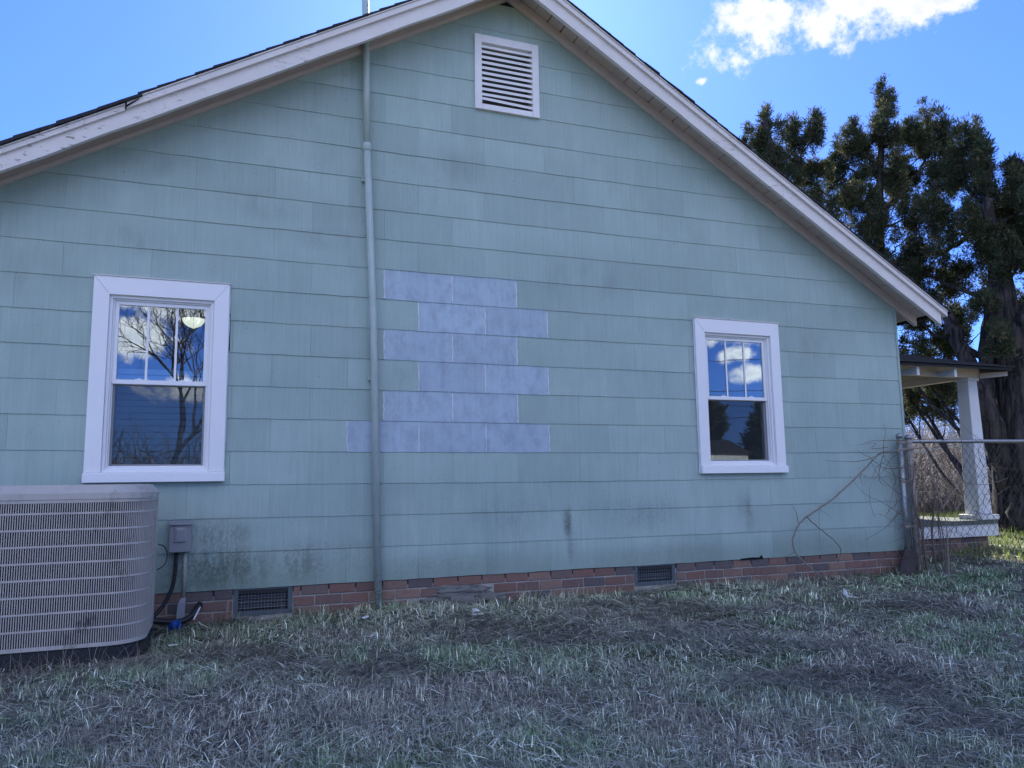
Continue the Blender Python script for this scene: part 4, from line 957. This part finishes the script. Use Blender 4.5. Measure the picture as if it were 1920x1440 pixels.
def cedar(name, label, trunk, r0, lobes, dist, dens, size, seed, group=None, extra=()):
    T = thing(name, label, 'tree', group)
    P = [Vector(p) for p in trunk]; q = spline(P, 6); m = MB(); m.tube(q, [r0*(1-.82*i/len(q))+.012 for i in range(len(q))], 12); m.build('trunk', M['bark'], T, smooth=True)
    rr = random.Random(seed); C_ = []; Rr = []; Np = []
    bm_ = MB()
    full = []
    for (px, py, rx, ry, dd) in lobes:
        full.append((px, py, rx, ry, dd, 1))
        for q_ in range(4):
            a_ = rr.uniform(-.35, PI+.35); f_ = rr.uniform(.30, .55)
            full.append((px+rx*.85*math.cos(a_), py-ry*.72*math.sin(a_), max(8, rx*f_*.62), max(14, ry*f_*1.15), dd+rr.uniform(-.4, .4), 0))
    for (px, py, rx, ry, dd, main_) in full:
        c = Vector(atd(px, py, dist+dd)); dep = dist*math.cos(.5); s = dep/FPX
        R = np.array([rx*s, rx*s, ry*s])*.93; C_.append(tuple(c)); Rr.append(R); Np.append(int(dens*rx*ry*.42))
        if not main_: continue
        best = min(q, key=lambda t: (t-(c-Vector((0, 0, (c-t).length*.55)))).length)
        mid = best.lerp(c, .5)-Vector((0, 0, .10*(c-best).length))
        topc = c+Vector((0, 0, ry*s*.75)); w = wob([best, mid, c, topc], 5, .02)
        bm_.tube(w, [max(.008, r0*.15*(1-i/len(w))) for i in range(len(w))], 6)
        for k_ in range(6):
            e = c+Vector((rr.uniform(-1, 1)*R[0], rr.uniform(-1, 1)*R[1], rr.uniform(-.6, .9)*R[2])); s0 = w[rr.randrange(len(w)//2, len(w))]
            bm_.tube(wob([s0, s0.lerp(e, .5)+Vector((0, 0, -.05)), e], 3, .02), [.014, .013, .011, .010, .008, .006, .004][:7], 4)
    for pts, ra, rb in extra:
        w = wob([Vector(p) for p in pts], 6, .02); bm_.tube(w, [ra+(rb-ra)*i/len(w) for i in range(len(w))], 10)
    bm_.build('limbs', M['bark'], T, smooth=True)
    V, F, Cc = sprays(C_, Rr, Np, size, seed=seed)
    tag(np_mesh('crown', V, F, M['leaf'], T, attr=Cc), kind='stuff')
    return T
g3_ = lambda px, py, d: tuple(atd(px, py, d))
# lobes: centre px, centre py, half width, half height, depth offset
A_l = [(1432, 262, 36, 62, 0), (1408, 300, 26, 40, .4), (1490, 275, 32, 52, .3), (1528, 252, 20, 38, -.3), (1460, 330, 50, 55, 0), (1520, 330, 36, 50, .6), (1440, 380, 40, 40, 0), (1500, 395, 50, 50, .5), (1470, 450, 45, 55, 0)]
b = g3_(1500, 930, 15.5); cedar('cedar_tree', 'leftmost cedar with a bushy rounded top just above the roof slope', [(b[0], b[1], 0), g3_(1495, 760, 15.5), g3_(1480, 560, 15.4), g3_(1475, 430, 15.4), g3_(1450, 300, 15.4), g3_(1434, 225, 15.4)], .16, A_l, 15.5, .42, .082, 11, 'cedars behind the house')
B_l = [(1657, 215, 20, 60, 0), (1645, 265, 42, 55, 0), (1695, 255, 26, 50, .3), (1605, 275, 28, 48, -.3), (1572, 300, 14, 40, .4), (1560, 350, 38, 45, .6), (1640, 330, 60, 50, 0), (1590, 390, 60, 45, -.6), (1740, 240, 22, 52, .5), (1765, 262, 20, 48, .2), (1745, 305, 46, 50, .4), (1700, 350, 50, 50, .9), (1560, 440, 55, 50, .4), (1640, 440, 45, 40, -.8), (1620, 500, 60, 50, -.4), (1780, 345, 40, 50, .2), (1715, 420, 50, 40, -.5), (1560, 480, 40, 40, 0)]
b = g3_(1655, 960, 16.6); cedar('cedar_tree', 'tallest cedar with pointed top and thin dark trunk showing, above the roof slope', [(b[0], b[1], 0), g3_(1652, 760, 16.6), g3_(1650, 560, 16.6), g3_(1649, 430, 16.6), g3_(1650, 330, 16.6), g3_(1657, 180, 16.6)], .15, B_l, 16.6, .40, .082, 12, 'cedars behind the house',
    extra=[((g3_(1640, 560, 16.5), g3_(1628, 480, 16.5), g3_(1632, 420, 16.5), g3_(1630, 340, 16.5)), .07, .03), ((g3_(1652, 400, 16.6), g3_(1700, 350, 16.8), g3_(1735, 300, 16.9)), .05, .02)])
C_l = [(1815, 270, 26, 58, .4), (1800, 330, 50, 55, .5), (1850, 320, 22, 50, -.2), (1860, 380, 48, 50, 0), (1893, 345, 18, 48, .4), (1915, 330, 16, 42, .2), (1900, 400, 45, 45, .5), (1770, 420, 60, 50, -.4), (1840, 460, 70, 45, 0), (1720, 500, 60, 50, .3), (1790, 530, 70, 40, .6), (1905, 500, 40, 36, -.4), (1700, 580, 55, 50, .8), (1760, 600, 60, 45, .9), (1735, 660, 60, 35, 1.0), (1800, 640, 40, 30, 1.2), (1880, 440, 60, 40, .8), (1845, 575, 28, 24, -.9), (1868, 640, 26, 30, -1.0), (1700, 700, 40, 40, 1.4), (1745, 715, 50, 40, 1.6), (1705, 745, 40, 30, 2.2), (1765, 750, 40, 26, 2.4), (1715, 735, 45, 45, 3.2), (1760, 725, 45, 40, 3.4), (1700, 775, 35, 26, 3.6), (1745, 775, 45, 22, 3.8), (1790, 720, 35, 40, 3.0), (1960, 420, 50, 60, 0), (1980, 520, 50, 50, .5), (1940, 360, 40, 60, .5), (1905, 580, 25, 20, .8)]
b = g3_(1908, 985, 14.6)
cedar('cedar_tree', 'big old cedar with thick many-stemmed furrowed trunk beside the porch column', [(b[0], b[1], .05), g3_(1903, 900, 14.6), g3_(1900, 780, 14.6), g3_(1890, 640, 14.6), g3_(1880, 540, 14.6), g3_(1868, 480, 14.6), g3_(1850, 380, 14.6)], .34, C_l, 14.8, .35, .082, 13, 'cedars behind the house',
    extra=[((g3_(1905, 925, 14.5), g3_(1878, 850, 14.4), g3_(1842, 750, 14.3), g3_(1815, 680, 14.4), g3_(1780, 600, 14.6), g3_(1750, 560, 14.8)), .22, .06),
           ((g3_(1905, 860, 14.5), g3_(1915, 740, 14.5), g3_(1912, 640, 14.5), g3_(1925, 600, 14.5), g3_(1960, 540, 14.5)), .30, .12),
           ((g3_(1885, 985, 14.5), g3_(1880, 920, 14.5), g3_(1872, 850, 14.5)), .10, .14), ((g3_(1915, 985, 14.3), g3_(1920, 900, 14.3), g3_(1925, 780, 14.3)), .22, .2),
           ((g3_(1870, 850, 14.4), g3_(1848, 720, 14.4), g3_(1858, 600, 14.5), g3_(1868, 500, 14.6)), .12, .10),
           ((g3_(1720, 480, 15.2), g3_(1775, 470, 15.0), g3_(1830, 430, 14.9), g3_(1880, 400, 14.9)), .03, .05)])

# ------------------------------------------------------------------ brush and far woods
def strips(n, xf, seed, wid, hgt, col, segs=5):
    r = np.random.default_rng(seed); x, y = xf(r, n); z = gz(x, y); P = np.c_[x, y, z]; az = r.uniform(0, 2*PI, n); H = hgt(r, n, x, y)
    D = np.c_[np.cos(az)*r.uniform(.1, .8, n), np.sin(az)*r.uniform(.1, .8, n), np.ones(n)]; D /= np.linalg.norm(D, axis=1)[:, None]
    W_ = wid(r, n); VV = []; cur = P.copy(); B = r.normal(0, 1, (n, 3)); B[:, 2] = -abs(B[:, 2])*.8
    sd_ = np.c_[-np.sin(az+1), np.cos(az+1), r.normal(0, .3, n)]
    for s in range(segs+1):
        w_ = W_*(1-.75*s/segs); VV += [cur-sd_*w_[:, None], cur+sd_*w_[:, None]]
        cur = cur+D*(H/segs)[:, None]; D = D+B*.34+r.normal(0, .30, (n, 3)); D /= np.linalg.norm(D, axis=1)[:, None]
    V = np.stack(VV, 1).reshape(-1, 3); k = 2*(segs+1); b = np.arange(n)[:, None]*k
    F = np.concatenate([b+np.array([[2*s, 2*s+1, 2*s+3, 2*s+2]]) for s in range(segs)])
    c = col(r, n); return V, F, np.repeat(c, k, 0)
def brush(name, label, cat, n, xf, seed, wid, hgt, cols):
    V, F, Cc = strips(n, xf, seed, wid, hgt, lambda r, n: cols[r.integers(0, len(cols), n)]*r.uniform(.6, 1.4, (n, 1)))
    tag(np_mesh(name, V, F, M['grass'], attr=Cc), label, cat, kind='stuff')
bcol = np.array([[.13, .11, .10], [.20, .175, .155], [.07, .06, .055], [.34, .31, .28]])
brush('bramble_thicket', 'tangled brown leafless brush behind the porch', 'brush', 26000, lambda r, n: (r.uniform(11, 36, n), r.uniform(8, 20, n)), 21, lambda r, n: r.uniform(.006, .016, n), lambda r, n, x, y: r.uniform(1.2, 4.6, n), bcol)
brush('distant_woods', 'grey brown leafless woods far behind the porch', 'woods', 16000, lambda r, n: (r.uniform(8, 90, n), r.uniform(28, 60, n)), 22, lambda r, n: r.uniform(.02, .06, n), lambda r, n, x, y: r.uniform(3, 9, n), bcol*.9)
brush('north_woods', 'grey leafless treeline across the field behind the camera', 'woods', 9000, lambda r, n: (r.uniform(-70, 22, n), r.uniform(-75, -50, n)), 23, lambda r, n: r.uniform(.04, .10, n), lambda r, n, x, y: r.uniform(3, 8, n), bcol*.8)
brush('low_brambles', 'low brown brambles close behind the porch floor', 'brambles', 7000, lambda r, n: (r.uniform(9.5, 17, n), r.uniform(6.5, 10, n)), 24, lambda r, n: r.uniform(.004, .010, n), lambda r, n, x, y: r.uniform(.6, 1.8, n), bcol)
# overhead cables beyond the porch
for i, (a, b_, lab) in enumerate((((1690, 802), (1850, 770), 'highest of the pale cables seen under the porch roof'), ((1690, 813), (1850, 783), 'second pale cable from the top under the porch roof'), ((1700, 831), (1850, 815), 'third pale cable down, just at the fence rail'), ((1700, 850), (1850, 828), 'lowest pale cable, just below the fence rail'))):
    p, q = Vector(atd(a[0], a[1], 19.5)), Vector(atd(b_[0], b_[1], 18.5)); d_ = q-p; p2 = p-d_*.6; q2 = q+d_*1.2
    m = MB(); m.tube([p2, p, p.lerp(q, .5)-Vector((0, 0, .004)), q, q2], .014, 6); tag(m.build('overhead_cable', M['cable'], None), lab, 'cable', 'cables beyond the porch')

# ------------------------------------------------------------------ what the windows mirror
bt = thing('bare_tree', 'leafless tree behind the camera, mirrored in the left window', 'tree')
def baretree(root, x, y, h, seed):
    rr = random.Random(seed); m = MB(); tw = MB(); trk = MB()
    def rec(p, d, l, r, lev, mb):
        q = [p]; dd = d.copy()
        for i in range(4):
            dd = (dd+Vector((rr.gauss(0, .14), rr.gauss(0, .14), rr.gauss(0, .08)+.05))).normalized(); q.append(q[-1]+dd*l/4)
        mb.tube(q, [r*(1-.13*i) for i in range(5)], 7 if lev < 2 else (5 if lev < 4 else 3), cap=False)
        if lev >= 7: return
        for k in range(3 if lev < 5 else 2+(rr.random() < .5)):
            s = q[rr.choice((2, 3, 4)) if k else 4]; a = rr.uniform(0, 2*PI); sp_ = rr.uniform(.35, .85)
            pe = dd.cross(Vector((math.cos(a), math.sin(a), .3))).normalized(); nd = (dd+pe*sp_).normalized()
            rec(s, nd, l*rr.uniform(.62, .85), r*.60, lev+1, m if lev < 3 else tw)
    rec(Vector((x, y, -.1)), Vector((.03, 0, 1)), h*.26, h*.012, 0, trk)
    trk.build('trunk', M['bark'], root, smooth=True, fixn=False); m.build('limbs', M['bark'], root, smooth=True, fixn=False); tag(tw.build('twigs', M['bark'], root, fixn=False), kind='stuff')
baretree(bt, -2.75, -24, 12.5, 4)
bt2 = thing('bare_tree', 'leafless tree behind the camera, standing right of the mirrored one', 'tree'); baretree(bt2, 1.2, -30, 11, 9)
nh = thing('neighbour_house', 'small white house across the yard, mirrored in the right window', 'house')
hx, hy = 29.5, -35.0
m = MB(); m.box(hx-2.2, hx+1.6, hy-5, hy, 0, 2.75); m.build('wall', M['housewhite'], nh)
m = MB(); m.box(hx-1.7, hx-1.0, hy+.002, hy+.05, 1.0, 2.2); m.build('window', M['dark'], nh)
m = MB(); m.box(hx-1.74, hx-.96, hy+.051, hy+.07, 1.56, 1.62); m.build('window_bar', M['trimw'], nh)
m = MB(); m.prism([(hx-2.4, hy+.2, 2.752), (hx+1.8, hy+.2, 2.752), (hx+1.8, hy-5.2, 2.752), (hx-2.4, hy-5.2, 2.752)], [(hx-2.4, hy-2.4, 3.7), (hx+1.8, hy-2.4, 3.7), (hx+1.8, hy-2.6, 3.7), (hx-2.4, hy-2.6, 3.7)]); m.build('roof', M['roof'], nh)
def evergreen(x, y, h, r, seed):
    T = thing('evergreen_tree', {0: 'first', 1: 'second', 2: 'third', 3: 'fourth', 4: 'fifth', 5: 'sixth'}[seed]+' dark evergreen of the far row mirrored in the right window', 'tree', 'dark evergreens of the far row')
    m = MB(); m.tube([(x, y, -.1), (x, y, h*.9)], [.18, .03], 8); m.build('trunk', M['bark'], T)
    C_ = [(x, y, h*(.18+.2*i)) for i in range(4)]; Rr = [np.array([r*(1-.2*i), r*(1-.2*i), h*.17]) for i in range(4)]
    V, F, Cc = sprays(C_, Rr, [700-130*i for i in range(4)], .55, seed=seed+50); tag(np_mesh('crown', V, F, M['leaf'], T, attr=Cc), kind='stuff')
for i, (x, y, h, r) in enumerate(((24, -44, 7, 2.6), (28, -42, 7.6, 2.8), (32.5, -41, 7, 2.6), (36, -39, 6.6, 2.6), (33.2, -34, 3.6, 1.7), (20, -46, 7, 2.6))): evergreen(x, y, h, r, i)
up = []
for (x, y, lab) in ((7, -27, 'wooden utility pole behind the camera, the one nearer the white house front'), (34, -9, 'wooden utility pole behind the camera on the right side of the yard')):
    T = thing('utility_pole', lab, 'pole', 'utility poles'); m = MB(); m.tube([(x, y, -.1), (x, y, 7.4)], [.14, .10], 10); m.build('shaft', M['wood'], T); m = MB(); m.box(x-.6, x+.6, y-.05, y+.05, 6.7, 6.82); m.build('crossarm', M['wood'], T)
for i, z in enumerate((6.85, 5.7, 5.2, 4.85)):
    m = MB(); p, q = Vector((7, -27, z)), Vector((34, -9, z)); pts = [p.lerp(q, t/12)-Vector((0, 0, (1.0+.12*i)*4*(t/12)*(1-t/12))) for t in range(13)]
    m.tube(pts, .014, 5); tag(m.build('utility_wire', M['cabledark']), ('highest', 'second', 'third', 'lowest')[i]+' of the four black wires strung between the utility poles', 'wire', 'utility wires')
print('shingles', nsh, 'objects', len(bpy.data.objects))
